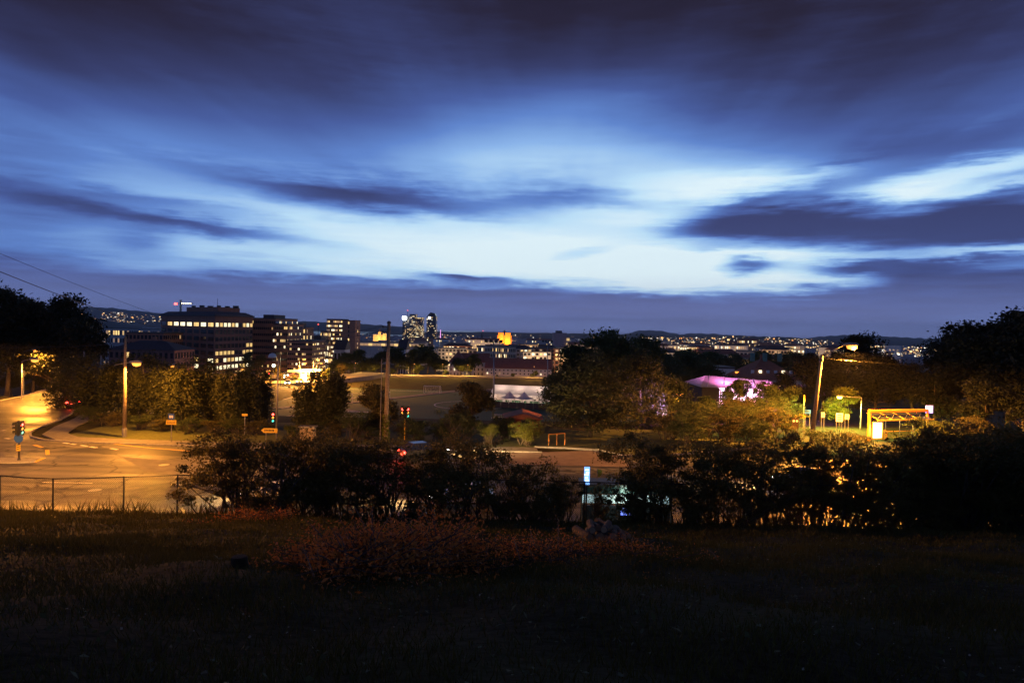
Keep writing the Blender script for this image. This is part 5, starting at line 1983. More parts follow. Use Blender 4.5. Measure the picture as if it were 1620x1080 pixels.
for (p0, p1, nc, rows) in ((A, B_, 8, {0: (.9, 1), 4: (.1, 0), 5: (.5, 1), 6: (.75, 1), 7: (.55, 0)}), (B_, C_, 10, {0: (.95, 1), 4: (.45, 0), 5: (.9, 1), 6: (.85, 1), 7: (.5, 0), 3: (.08, 0)})):
    d = (p1 - p0)
    ang = math.atan2(d.y, d.x)
    nrm = Vector((d.y, -d.x)).normalized() * .08
    for r_ in range(8):
        z = ztop - 4.2 - 3.55 * r_
        pr, cool = rows.get(r_, (0.0, 0))
        for c_ in range(nc):
            fx = (c_ + .5) / nc
            if r_ == 0 and p0 is A and not .12 < fx < .95:
                mt = m_glass
            elif rng.uniform() < pr:
                mt = m_cool if cool and rng.uniform() < .75 else m_warm
            else:
                mt = m_glass
            q = p0 + d * fx + nrm
            window(off, q.x, q.y, z, ang, d.length / nc * .70, 1.9, 4, mt)


def block(name, label, corner, wid, dep, rz, z0, z1, wall, rows, cols, lit=.35, roof='flat', roofmat=None, group=None, winmat=(m_warm, m_cool, m_dim), winw=.62, winh=.55, side_cols=None, seed=0, pent=0, gable=3.5, dark=True):
    """a city building: wall, roof and window meshes; front face along local x at y = 0, the right and left sides at x = wid, 0"""
    o = thing(name, label, 'building', (corner[0], corner[1], z0), rz, group)
    h = z1 - z0
    rng = np.random.default_rng(seed + int(abs(corner[0]) * 7 + abs(corner[1])))
    MB().box((wid / 2, dep / 2, h / 2), (wid, dep, h)).build('wall', wall, o)
    rm = roofmat or m_slate
    if roof == 'flat':
        b = MB().box((wid / 2, dep / 2, h + .25), (wid + .5, dep + .5, .5))
        if pent:
            b.box((wid * .45, dep * .5, h + .5 + pent / 2), (wid * .45, dep * .5, pent))
        b.build('roof', rm, o)
    elif roof == 'hip':
        b = MB()
        e = .6
        i_ = min(dep / 2, wid / 2) * .9
        b.v = [(-e, -e, h), (wid + e, -e, h), (wid + e, dep + e, h), (-e, dep + e, h), (i_, dep / 2, h + gable), (wid - i_, dep / 2, h + gable)]
        b.f = [(0, 1, 5, 4), (1, 2, 5), (2, 3, 4, 5), (3, 0, 4), (3, 2, 1, 0)]
        r_ = b.build('roof', rm, o)
    elif roof == 'gable':
        b = MB()
        e = .5
        b.v = [(-e, -e, h), (wid + e, -e, h), (wid + e, dep + e, h), (-e, dep + e, h), (-e, dep / 2, h + gable), (wid + e, dep / 2, h + gable)]
        b.f = [(0, 1, 5, 4), (1, 2, 5), (2, 3, 4, 5), (3, 0, 4), (3, 2, 1, 0)]
        r_ = b.build('roof', rm, o)
    if roof != 'flat':
        for k in range(max(1, int(wid / 14))):
            MB().box((wid * (k + .5) / max(1, int(wid / 14)), dep / 2 + 1, h + gable + .2), (1.0, .8, 1.8)).build('chimney', m_brick, r_)
    if rows and cols:
        bins = {m: MB() for m in winmat}
        db = MB()
        fh = h / rows
        sc = side_cols if side_cols is not None else max(1, int(cols * dep / wid))
        rl = rng.uniform(size=rows)
        for r in range(rows):
            zc = h - fh * (r + .55)
            for face, n, ln in (('f', cols, wid), ('r', sc, dep), ('l', sc, dep)):
                for c in range(n):
                    u = ln * (c + .5) / n
                    w, hh = ln / n * winw, fh * winh
                    on = rng.uniform() < lit * (.4 + 1.2 * rl[r])
                    if not on and not dark:
                        continue
                    t_ = bins[winmat[int(rng.choice(len(winmat), p=[.5, .25, .25]))]] if on else db
                    e = .06
                    if face == 'f':
                        t_.box((u, -e / 2, zc), (w, e, hh))
                    elif face == 'r':
                        t_.box((wid + e / 2, u, zc), (e, w, hh))
                    else:
                        t_.box((-e / 2, u, zc), (e, w, hh))
        for m, b in bins.items():
            if b.v:
                tag(b.build('lit_windows', m, o), kind='stuff')
        if db.v:
            tag(db.build('dark_windows', m_glass, o), kind='stuff')
    return o


def bpx(name, label, x0, x1, ytop, Y, wall, rows, cols, z0=None, dep=18, rz=0.0, **k):
    """building whose front left and right edges stand at these bearings, Y metres away"""
    a, c = P(x0, ytop, Y), P(x1, ytop, Y)
    g0 = (hz1((a.x + c.x) / 2, Y) - 2) if z0 is None else z0
    return block(name, label, (a.x, Y), c.x - a.x, dep, rz, g0, (a.z + c.z) / 2, wall, rows, cols, **k)


# terraced wing right of the office block, stepping down
bpx('office_wing', 'stepped brown office wing with dim ribbon windows right of the brick offices', 398, 436, 504, 392, m_brick2, 9, 12, lit=.06, dep=40, winw=.8, winh=.4, pent=2)
bpx('office_wing', 'brown office wing end with yellow lit windows over the far junction', 432, 455, 513, 388, m_brick2, 8, 8, lit=.2, dep=30, winw=.8, winh=.4)
bpx('office_building', 'low brown office building with a row of yellow windows behind the junction', 455, 494, 540, 372, m_brick2, 7, 12, lit=.22, dep=26, winw=.8, winh=.4)
bpx('office_building', 'small brown block on the skyline right of the stepped wing', 456, 483, 518, 520, m_brick2, 7, 7, lit=.3, dep=22, pent=3)
bpx('apartment_building', 'low dark house with white window bays in front of the brick offices', 172, 276, 553, 205, MAT('dull_red_render', (.20, .10, .09), .85, .2, .5), 4, 12, lit=.06, dep=13, roof='hip', gable=2.6, winw=.5)
bpx('apartment_building', 'dark flat block between the left trees and the brick offices', 198, 258, 527, 330, m_brick, 6, 10, lit=.05, dep=20)
bpx('apartment_building', 'long pale block with dim windows beside the left trees', 160, 256, 520, 640, m_grey, 5, 26, lit=.4, dep=16, winmat=(m_dim, m_warm, m_dim))
# brown slab tower
a = P(518, 505, 705)
o = bpx('office_tower', 'brown slab office tower with yellow window bands left of the tallest pole', 517, 542, 505, 700, m_brick2, 12, 10, lit=.5, dep=26, winw=.9, winh=.42)
bpx('office_tower_wing', 'blank brown stair tower on the right side of the slab office tower', 541.5, 562, 507, 699, m_brick2, 12, 1, lit=.5, dep=24, winw=.1, side_cols=1)
bpx('office_building', 'dark office block at the left foot of the slab tower', 507, 520, 524, 690, m_brick2, 6, 6, lit=.5, dep=20, winw=.8)
bpx('office_building', 'dark block left of the slab tower foot', 486, 508, 532, 560, m_slate, 5, 6, lit=.1, dep=20)

# glass twin towers and the pointed tower
m_curtain = MAT('dark_curtain_wall', (.05, .055, .065), .25, .2, .4)
bpx('glass_tower', 'left glass tower of the joined pair with a dazzling white lamp on its roof', 637, 652, 500, 2020, m_curtain, 26, 8, lit=.28, dep=40, winw=.7, winh=.5)
bpx('glass_tower', 'middle glass tower of the joined pair, slightly taller', 648, 658, 497, 2010, m_curtain, 28, 6, lit=.38, dep=36, winw=.7)
bpx('glass_tower', 'right lower glass tower of the joined pair', 657.5, 669, 502, 2015, m_curtain, 26, 7, lit=.4, dep=36, winw=.7)
o = bpx('glass_tower', 'separate slim glass tower with a pointed slanted top', 675, 690, 501, 1980, m_curtain, 30, 8, lit=.25, dep=34, winw=.7)
a, c = P(675, 501, 1980), P(690, 501, 1980)
w_ = c.x - a.x
hT = a.z - (hz1((a.x + c.x) / 2, 1980) - 2)
b = MB()
b.v = [(0, 0, hT + .5), (w_, 0, hT + .5), (w_, 34, hT + .5), (0, 34, hT + .5), (w_ * .35, 6, hT + 13), (w_ * .8, 6, hT + 11), (w_ * .8, 28, hT + 11), (w_ * .35, 28, hT + 13)]
b.f = [(0, 1, 5, 4), (1, 2, 6, 5), (2, 3, 7, 6), (3, 0, 4, 7), (4, 5, 6, 7)]
b.build('pointed_top', m_curtain, o)
MB().box((w_ * .3, -.3, hT - 3), (7, .4, 7)).build('lit_sign', GLOW('tower_sign', (.7, .75, 1), 4), o)
a = P(639, 502, 2000)
o = thing('roof_floodlight', 'dazzling white roof lamp on the left glass tower', 'lamp', (a.x, 2004, a.z - 6))
MB().box((0, 0, 4), (9, 4, 11)).build('lens', GLOW('white_roof_lamp', (.92, .96, 1), 30), o)
MB().box((0, 4, -1), (11, 3, 2)).build('bracket', m_dark, o)
for px, Y, yt, lab in [(645, 2000, 491, 'thin red-tipped aerial on the tallest of the joined towers'), (503.5, 1500, 513, 'red-topped mast left of the slab tower'), (764, 2300, 523, 'thin aerial mast on the skyline in the middle')]:
    q = P(px, yt, Y)
    g0 = P(px, yt + 22, Y).z
    o = thing('aerial_mast', lab, 'mast', (q.x, Y, g0))
    MB().tube([(0, 0, 0), (0, 0, q.z - g0)], [.9, .5], 6).build('mast', m_dark, o)
    MB().lathe([(.1, -1), (1.4, 0), (.1, 1)], 8, (0, 0, q.z - g0)).build('beacon', GLOW('red_beacon', (1, .08, .05), 6), o)
q = P(697, 521, 2100)
o = thing('lit_column', 'thin glowing pink column right of the pointed glass tower', 'column', (q.x, 2100, q.z - 26))
MB().tube([(0, 0, 0), (0, 0, 25)], [1.1, .7], 8).build('shaft', GLOW('pink_column', (.9, .35, .85), 1.8), o)
MB().box((0, 0, -4), (6, 6, 8)).build('base', m_grey, o)

# orange floodlit hall with two towers
m_flood = MAT('hall_brick', (.38, .20, .08), .85, .2, .1)
a = P(788, 526, 2600)
c = P(808, 526, 2600)
o = thing('floodlit_hall', 'orange floodlit hall with two square towers on the skyline', 'building', (a.x, 2600, hz1(a.x, 2600)))
wT = (c.x - a.x)
hT = a.z - hz1(a.x, 2600)
MB().box((wT * .22, 15, hT / 2), (wT * .42, 34, hT)).build('tower', m_flood, o)
MB().box((wT * .78, 15, hT / 2), (wT * .42, 34, hT)).build('tower', m_flood, o)
MB().box((wT * .5, 20, hT * .42), (wT * 1.15, 30, hT * .84)).build('hall', m_flood, o)
MB().lathe([(6, hT), (6, hT + 3), (1, hT + 9)], 8, (wT * .5, 40, 0)).build('cupola', m_slate, o)
for k in range(2):
    lamp_light('floodlight', o, (wT * (.2 + .6 * k), -34, hT * .35), 150000, (1, .40, .04), 2.0, 'SPOT', 120, (R(98), 0, 0))
# big plain block on the skyline
o = bpx('slab_building', 'large plain violet-grey block on the skyline left of the middle trees', 876, 897, 527, 1500, MAT('mauve_concrete', (.36, .26, .28), .85, .1, .1), 0, 0, dep=60, pent=5)
bpx('slab_building', 'amber lit annex at the right side of the violet-grey block', 896.5, 901, 533, 1496, m_cream, 6, 3, lit=.8, dep=30)
# tan office with regular windows
bpx('office_building', 'pale tan office block with rows of lit windows behind the long white house', 754, 789, 548, 560, m_cream, 5, 14, lit=.35, dep=18, winw=.6)
bpx('office_building', 'second tan office block adjoining, right of the first', 789, 816, 549, 566, m_cream, 5, 10, lit=.35, dep=18, winw=.6)
# long white house with red roof beyond the pitch
bpx('apartment_building', 'long white house with a red tiled roof and small square windows beyond the marquee', 768, 872, 583, 345, m_plaster, 4, 16, lit=.10, dep=13, roof='gable', roofmat=m_tile, gable=5.0, winw=.3, winh=.42, rz=R(-4))
bpx('apartment_building', 'white gable-fronted house with a red roof left of the long white house', 711, 733, 573, 340, m_plaster, 4, 4, lit=.1, dep=26, roof='hip', roofmat=m_tile, gable=5, winw=.3)
bpx('apartment_building', 'red roofed white house wing behind the round tree', 730, 772, 573, 352, m_plaster, 4, 7, lit=.1, dep=13, roof='gable', roofmat=m_tile, gable=4.6, winw=.3)
# houses seen over the trees behind the pitch
for x0, x1, yt, Y, lab in [(528, 545, 553, 420, 'pale gabled house roof left of the tallest pole'), (630, 642, 553, 410, 'pale steep gable showing over the trees right of the tallest pole')]:
    bpx('house', lab, x0, x1, yt, Y, m_plaster, 2, 3, lit=.05, dep=14, roof='gable', roofmat=m_slate, gable=6)
# long yellow-lit station hall behind the trees
o = bpx('station_hall', 'long low hall with a continuous band of yellow light behind the pitch trees', 560, 672, 541.5, 900, m_grey, 0, 0, dep=40)
a, c = P(562, 543, 900), P(670, 545, 900)
hh = P(615, 543.5, 900).z - (hz1((a.x + c.x) / 2, 900) - 2)
for k in range(16):
    w_ = (c.x - a.x) / 16
    MB().box((2 + w_ * (k + .5), -.3, hh - 1.5), (w_ * .9, .5, 3.0)).build('window', m_dim if k % 3 else m_warm, o)
# castle on the fjord
a = P(598, 527, 2700)
o = thing('fortress', 'floodlit pale fortress with a pointed tower near the fjord', 'building', (a.x, 2700, hz1(a.x, 2700)))
hT = a.z - hz1(a.x, 2700) - 6
mf = GLOW('floodlit_stone', (1, .72, .30), 1.1)
m_stone = MAT('pale_stone', (.45, .38, .26), .9, .2, .1)
MB().box((10, 20, hT / 2), (60, 30, hT)).build('wall', m_stone, o)
MB().box((6, 5, hT / 2 + 6), (11, 11, hT + 12)).build('tower', m_stone, o)
MB().lathe([(8, hT + 12), (1, hT + 24)], 8, (6, 5, 0)).build('spire', m_slate, o)
MB().box((28, 0, hT / 2 + 3), (14, 14, hT + 6)).build('tower', m_stone, o)
lamp_light('floodlight', o, (8, -50, hT * .3), 170000, (1, .62, .2), 2, 'SPOT', 120, (R(100), 0, 0))
# church spires
for px, yt, Y, lab in [(762, 526, 1700, 'dark church spire on the skyline left of the floodlit hall'), (1077, 531, 1900, 'dark church tower with a pointed spire right of the middle trees'), (1025, 536, 1500, 'small dark twin-topped tower just right of the middle trees')]:
    q = P(px, yt, Y)
    g0 = P(px, 560, Y).z
    h = q.z - g0
    o = thing('church', lab, 'church', (q.x, Y, g0))
    MB().box((0, 0, h * .3), (9, 9, h * .6)).build('tower', m_brick, o)
    MB().lathe([(5.5, h * .6), (2.4, h * .8), (.2, h)], 8).build('spire', m_slate, o)
    MB().box((0, 16, h * .15), (14, 30, h * .3)).build('nave', m_brick, o)
# crane
q = P(286, 479, 900)
o = thing('tower_crane', 'tower crane with a row of lights on its jib behind the offices', 'crane', (q.x, 900, q.z - 60))
MB().box((0, 0, 32), (2.0, 2.0, 64)).build('mast', m_steel, o)
jb = MB()
for k in range(9):
    x = -6 + 2.5 * k
    jb.tube([(x, -.6, 58.5), (x + 2.5, -.6, 58.8)], .22, 4).tube([(x, 0, 60), (x + 2.5, 0, 60.2)], .22, 4).tube([(x, -.6, 58.5), (x + 1.2, 0, 60.1)], .15, 4)
jb.build('jib', m_steel, o)
MB().box((-6.5, 0, 58.6), (3, 2, 2.4)).build('counterweight', m_red, o)
for k in range(6):
    MB().lathe([(.1, -.6), (.7, 0), (.1, .6)], 6, (2 + 2.3 * k, -1, 59.5)).build('jib_lamp', GLOW('crane_lamp', (1, .8, .5), 8), o)

# ------------------------------------------------------------------ white marquee on the pitch
a, c = G(775, 637, PZ + .4), G(862, 641, PZ + .4)
d = c - a
o = thing('marquee', 'long white marquee tent with warm light inside beside the pitch', 'tent', (a.x, a.y, PZ + .36), math.atan2(d.y, d.x))
ln = d.xy.length
hw, zr, dp = 2.5, 4.6, 9.0
b = MB()
b.v = [(0, 0, hw), (ln, 0, hw), (ln, dp, hw), (0, dp, hw), (0, dp / 2, zr), (ln, dp / 2, zr)]
b.f = [(0, 1, 5, 4), (2, 3, 4, 5), (3, 0, 4), (1, 2, 5)]
b.build('roof', m_fabric, o)
MB().quad((0, 0, 0), (0, dp, 0), (0, dp, hw), (0, 0, hw)).build('end_wall', m_fabric, o)
MB().quad((0, dp, 0), (ln, dp, 0), (ln, dp, hw), (0, dp, hw)).build('back_wall', m_fabric, o)
nb = 9
for k in range(nb + 1):
    MB().tube([(ln * k / nb, 0, 0), (ln * k / nb, 0, hw)], .06, 6).build('pole', m_white, o)
    if k < nb and k % 3 != 1:
        MB().quad((ln * (k + .12) / nb, -.02, 0), (ln * (k + .58) / nb, -.02, 0), (ln * (k + .58) / nb, -.02, hw), (ln * (k + .12) / nb, -.02, hw)).build('side_curtain', m_fabric, o)
for k in range(3):
    lamp_light('lamp', o, (ln * (k + .5) / 3, dp * .45, hw - .2), 170, (1, .78, .74), .3, 'POINT')
for k, f in enumerate((.36, .62)):
    g = thing('pagoda_tent', '%s small white pointed pavilion tent in front of the marquee' % ('left' if k == 0 else 'right'), 'tent', (a.x + d.x * f, a.y + d.y * f - 5, PZ + .36), math.atan2(d.y, d.x))
    MB().lathe([(2.6, 2.1), (1.3, 2.5), (.1, 3.8)], 4).build('canopy', m_fabric, g)
    for i in range(4):
        MB().tube([(2.5 * math.cos(i * math.pi / 2), 2.5 * math.sin(i * math.pi / 2), 0), (2.5 * math.cos(i * math.pi / 2), 2.5 * math.sin(i * math.pi / 2), 2.1)], .05, 6).build('pole', m_white, g)
hd = thing('site_hoarding', 'dark hoarding fence in front of the white marquee', 'fence', (a.x - 1, a.y - 9, PZ + .36), math.atan2(d.y, d.x))
for k in range(8):
    MB().box((1 + 2.1 * k, 0, .75), (2.02, .06, 1.5)).build('panel', MAT('hoarding_panel', (.03, .03, .045), .6) if k == 0 else bpy.data.materials['hoarding_panel'], hd)

# ------------------------------------------------------------------ purple-lit stage pavilion
YS = 124.0
a, c = P(1112, 612, YS), P(1243, 616, YS)
g0 = hz1((a.x + c.x) / 2, YS)
st = thing('stage_pavilion', 'large purple-lit festival stage tent with a ribbed pale roof', 'tent', (a.x, YS, g0))
ln = c.x - a.x
ze = a.z - g0
zr = P(1130, 594, YS + 6).z - g0
m_stagefab = LEAF('grey_tent_membrane', (.42, .42, .48), (.46, .46, .52), .12)
b = MB()
b.v = [(-.5, 0, ze), (ln, 0, ze - .3), (ln, 12, ze - .3), (-.5, 12, ze), (2.2, 6, zr), (ln - .6, 6, zr - .8)]
b.f = [(0, 1, 5, 4), (1, 2, 5), (2, 3, 4, 5), (3, 0, 4)]
b.build('roof', m_stagefab, st)
for k in range(5):
    f = .12 + .2 * k
    MB().tube([(ln * f - 1.0, -.05, ze + .06), (ln * f + 1.2 * (1 - f), 6, zr - .8 * f + .08)], .09, 6).build('roof_rib', m_white, st)
MB().box((1.6, 6, ze / 2), (3.2, 11, ze - .1)).build('side_wall', MAT('dark_stage_cloth', (.025, .02, .03), .8), st)
MB().box((ln - .5, 6, ze / 2), (1, 11, ze - .2)).build('side_wall', m_stagefab, st)
MB().box((ln / 2, 11.6, ze / 2), (ln, .2, ze)).build('back_wall', m_stagefab, st)
MB().box((ln / 2 + 1.2, 4.5, .5), (ln - 3.5, 8, 1.0)).build('stage_deck', m_dark, st)
m_scr = GLOW('stage_screen', (1.0, .72, 1.0), 3.0)
for k in range(4):
    w_ = (ln - 4.5) / 4
    MB().box((3.5 + w_ * (k + .5), 10.8, 1.2 + (ze - 1.5) / 2), (w_ - .06, .1, ze - 1.6)).build('screen_panel', m_scr, st)
for k in range(4):
    MB().tube([(3.3 + (ln - 4.3) * k / 3, .3, 0), (3.3 + (ln - 4.3) * k / 3, .3, ze - .2)], .10, 6).build('truss_leg', m_steel, st)
for k in range(3):
    lamp_light('stage_light', st, (5 + (ln - 7) * k / 2, 3.5, ze - .8), 2600, [(1, .25, .85), (.75, .3, 1), (1, .25, .8)][k], .3, 'POINT')
q = P(1062, 690, 87.0)
o = thing('ground_floodlight', 'small violet ground floodlight right of the violet-lit tree', 'floodlight', (q.x, 87.0, hz1(q.x, 87.0)))
MB().box((0, 0, .35), (.5, .35, .4)).build('housing', m_dark, o, bevel=.03)
MB().tube([(-.2, 0, 0), (-.2, 0, .35), (.2, 0, .35), (.2, 0, 0)], .03, 6).build('bracket', m_dark, o)
MB().box((-.26, 0, .38), (.02, .28, .3)).build('lens', GLOW('violet_lens', (.4, .2, 1), 3), o)
_d = Vector((-.62, .05, .72)).to_track_quat('-Z', 'Y').to_euler()
lamp_light('lamp', o, (-.45, 0, .5), 4200, (.36, .22, 1.0), .2, 'SPOT', 80, tuple(_d), .5)
for k in range(7):
    MB().box((1.6 + 3.0 * k * .0 + 1.55, -.03, .6 + .42 * k * .9), (1.2, .02, .2)).build('wall_slat', m_stagefab, st)
# mansion with dormers behind the stage
o = bpx('mansion', 'old mansion with a broad red-brown hipped roof, skylights and chimneys behind the stage', 1186, 1268, 601, 178, m_cream, 3, 11, dep=18, lit=.05, roof='hip', roofmat=m_tile, gable=5.2, winw=.35, winh=.6)
a, c = P(1186, 601, 178), P(1268, 601, 178)
wM = c.x - a.x
hM = (a.z + c.z) / 2 - (hz1((a.x + c.x) / 2, 178) - 2)
for k in range(6):
    x = wM * (.12 + .15 * k)
    MB().box((x, 2.6, hM + 1.9), (.7, .5, .9)).build('skylight', m_cool if k in (1, 4) else m_plaster, o)
for k in (.25, .5, .8):
    MB().box((wM * k, 8, hM + 5.6), (1.0, .9, 2.2)).build('chimney', m_greenroof, o)
for k in (.62, .70):
    MB().box((wM * k, -.1, hM - 3.2), (.55, .12, 3.4)).build('tall_window', GLOW('pale_window', (.8, 1, .7), 1.4), o)
bpx('low_building', 'small pale flat pavilion in the trees left of the mansion', 1136, 1162, 583, 205, m_plaster, 1, 5, dep=10, lit=.3, winw=.8, winh=.3)
# red cabin and small things by the lay-by
q = G(828, 700)
o = thing('red_cabin', 'small dark red cabin with a gabled roof behind the yellow-green shrub', 'cabin', (q.x, 78, hz1(q.x, 78)))
zc = P(828, 650, 78).z - hz1(q.x, 78)
MB().box((0, 0, zc * .35), (4, 4, zc * .7)).build('wall', MAT('red_timber', (.16, .03, .025), .8, .2, 3), o)
b = MB()
b.v = [(-2.3, -2.3, zc * .7), (2.3, -2.3, zc * .7), (2.3, 2.3, zc * .7), (-2.3, 2.3, zc * .7), (0, -2.3, zc), (0, 2.3, zc)]
b.f = [(0, 4, 5, 3), (1, 2, 5, 4), (0, 1, 4), (2, 3, 5)]
b.build('roof', m_tile, o)
window(o, .3, -2.05, zc * .38, 0, .8, .9, 2, m_glass)
q0 = G(868, 706)
o = thing('hand_rail', 'short tubular railing at the edge of the lay-by under the big tree', 'railing', (q0.x, q0.y, .1))
MB().tube([(0, 0, 0), (0, 0, 1.1), (1.6, .3, 1.2), (1.6, .3, 0)], .03, 6).build('frame', m_orange, o)
MB().tube([(.8, .15, 0), (.8, .15, 1.14)], .025, 6).build('post', m_orange, o)
# lit tram stop roof at the far junction
a, c = P(473, 588, 226), P(506, 586, 236)
o = thing('fuel_station_canopy', 'dazzling flat lit canopy at the far junction', 'canopy', (a.x, 226, -7.7), math.atan2(10, c.x - a.x))
ln = math.hypot(c.x - a.x, 10)
zt = a.z + 7.7
MB().box((ln / 2, 2, zt), (ln, 6, .5)).build('roof', m_white, o)
MB().box((ln / 2, -1.03, zt), (ln, .06, .44)).build('lit_fascia', GLOW('canopy_light', (1, .55, .12), 4), o)
MB().box((1.6, -.6, zt / 2 - .3), (2.6, .4, zt - .8)).build('lit_sign', GLOW('canopy_sign', (1, .6, .16), 5), o)
for k in range(2):
    MB().tube([(ln * (.3 + .4 * k), 2, 0), (ln * (.3 + .4 * k), 2, zt)], .2, 8).build('column', m_white, o)
for k in range(2):
    lamp_light('lamp', o, (ln * (.3 + .4 * k), -2, zt - .6), 3500, (1, .6, .16), .4, 'POINT')
# white domed lantern
q = P(431, 563, 205)
o = thing('dome_lantern', 'white half-dome lantern hanging from a curved thin pole at the junction', 'lantern', (q.x, 205, hz1(q.x, 205)))
zc = q.z - hz1(q.x, 205)
MB().lathe([(1.25, zc - .5), (1.2, zc), (.9, zc + .55), (.4, zc + .85), (.02, zc + .92)], 16).build('dome', m_white, o, smooth=True)
MB().tube([(2.5, 0, 0), (2.5, 0, zc + .8), (1.6, 0, zc + 1.5), (.6, 0, zc + 1.4), (0, 0, zc + .9)], .09, 8).build('pole', m_dark, o)
lamp_light('lamp', o, (0, 0, zc - .8), 1500, (1, .85, .6), .4, 'POINT')

# ------------------------------------------------------------------ city in the distance
rng = np.random.default_rng(77)
walls = [(m_grey, 'grey'), (m_cream, 'cream'), (m_plaster, 'pale'), (m_brick, 'dark brick'), (m_brick2, 'brown')]
roofs = [('flat', m_slate, 'flat-roofed'), ('gable', m_tile, 'red-roofed'), ('hip', m_slate, 'slate-roofed')]
rowname = ['nearest', 'second nearest', 'middle', 'second farthest', 'farthest']
rows = [(470, 566, 5.0, 24, 890, 1170), (640, 558, 4.0, 26, 690, 1240), (860, 551, 3.5, 30, 690, 1290), (1200, 545, 3.0, 30, 690, 1330), (1700, 540, 2.5, 34, 560, 1400)]
for ri, (Y0, yt, jit, n, xa, xb) in enumerate(rows):
    xs = np.sort(rng.uniform(xa, xb, n))
    for i, px in enumerate(xs):
        Y = Y0 * rng.uniform(.93, 1.07)
        wid = rng.uniform(14, 34) * (1 + .25 * ri)
        slope = (px - 810) * math.tan(ROLL)
        top = yt + slope - 2 + rng.normal() * jit
        a = P(px, top, Y)
        g0 = hz1(a.x, Y) - 2
        z1 = max(a.z, g0 + 6)
        wm, wn = walls[int(rng.choice(5, p=[.25, .25, .25, .13, .12]))]
        rk, rmm, rn = roofs[int(rng.choice(3, p=[.5, .25, .25]))]
        fl = max(2, int((z1 - g0) / 3.3))
        _b = block('city_building', '%s %s building, %s from left in %s row of distant blocks' % (wn, rn, ORD[i] if i < 30 else 'last', rowname[ri]),
              (a.x, Y), wid, rng.uniform(12, 20), rng.uniform(-.4, .4), g0, z1, wm, min(fl, 7), max(4, int(wid / 3.4)), lit=rng.uniform(.15, .5), roof=rk, roofmat=rmm,
              group='distant city buildings', gable=3.2, seed=i + 100 * ri, dark=ri < 3)
        if i % 2 == 0 and ri < 4:
            lamp_light('street_fill_light', _b, (wid * .5, -16, 7.0), 2600 * (1 + ri), (1, .72, .42), .5, 'POINT')  # point light without a fixture, added to brighten the facades
# city beyond: roofs and lights that read as one mass
n = 2600
px = rng.uniform(130, 1560, n)
Y = rng.uniform(1900, 5200, n)
b = MB()
for x_, y_ in zip(px, Y):
    slope = (x_ - 810) * math.tan(ROLL)
    q = P(x_, 540, y_)
    g0 = hz1(q.x, y_)
    b.box((q.x, y_, g0 + 6), (rng.uniform(12, 40), rng.uniform(12, 30), rng.uniform(14, 34)), rng.uniform(-.5, .5))
tag(b.build('far_city', MAT('far_city_walls', (.32, .30, .32), .9, .5, .02)), 'mass of small far city roofs below the skyline', 'city', kind='stuff')


def lights(name, label, n, px0, px1, Y0, Y1, hmin, hmax, size, mats, zfun=None, wts=None):
    """street lamps and lit windows too far off to tell apart"""
    bins = [MB() for _ in mats]
    for _ in range(n):
        if _ % 9 == 0:
            cx_, cy_ = rng.uniform(px0, px1), rng.uniform(Y0, Y1)
        x_, y_ = cx_ + rng.normal() * 9, min(max(cy_ * (1 + rng.normal() * .03), Y0), Y1)
        q = P(x_, 540, y_)
        g0 = (zfun(x_, y_) if zfun else hz1(q.x, y_)) + rng.uniform(hmin, hmax)
        s = size * .62 * min(rng.lognormal(0, .55), 3.0) * y_ / 1000
        bins[int(rng.choice(len(mats), p=wts))].box((q.x, y_, g0), (s * rng.uniform(.8, 2.0), s, s * rng.uniform(.7, 1.3)))
    for k, (bb, m) in enumerate(zip(bins, mats)):
        if bb.v:
            tag(bb.build(name, m), label + ', ' + ['warm yellow', 'white', 'amber', 'coloured'][k] + ' ones', 'lights', kind='stuff')


m_l1 = GLOW('far_light_warm', (1, .62, .22), 1.3, flicker=.8)
m_l2 = GLOW('far_light_white', (1, .88, .68), 1.4, flicker=.8)
m_l3 = GLOW('far_light_amber', (1, .40, .06), 1.6, flicker=.7)
m_l4 = GLOW('far_light_teal', (.15, 1, .6), 1.3, flicker=.5)
lights('city_lights', 'scattered lights of the far city', 1500, 540, 1480, 500, 4200, 4, 20, 1.25, (m_l1, m_l2, m_l3, m_l4), None, [.5, .2, .27, .03])
lights('city_lights', 'lights of the far left shore', 330, 130, 300, 700, 4000, 4, 16, 1.1, (m_l1, m_l2, m_l3, m_l4), None, [.5, .2, .28, .02])

# ------------------------------------------------------------------ fjord and hills
m_water, t, p = new_mat('fjord_water')
p.inputs['Base Color'].default_value = (.02, .03, .05, 1)
p.inputs['Roughness'].default_value = .18
_w = t.nodes.new('ShaderNodeTexNoise')
_w.inputs['Scale'].default_value = .02
_w.inputs['Detail'].default_value = 6
_wc = t.nodes.new('ShaderNodeTexCoord')
t.links.new(_wc.outputs['Object'], _w.inputs['Vector'])
_wb = t.nodes.new('ShaderNodeBump')
_wb.inputs['Strength'].default_value = .3
_wb.inputs['Distance'].default_value = 2
t.links.new(_w.outputs[0], _wb.inputs['Height'])
t.links.new(_wb.outputs[0], p.inputs['Normal'])
b = MB()
b.quad((-9000, 4600, -76), (-900, 4600, -76), (-500, 14000, -76), (-12000, 14000, -76))
tag(b.build('fjord', m_water), kind='structure')
m_hill = MAT('wooded_hill', (.035, .05, .035), .95, .4, .004)


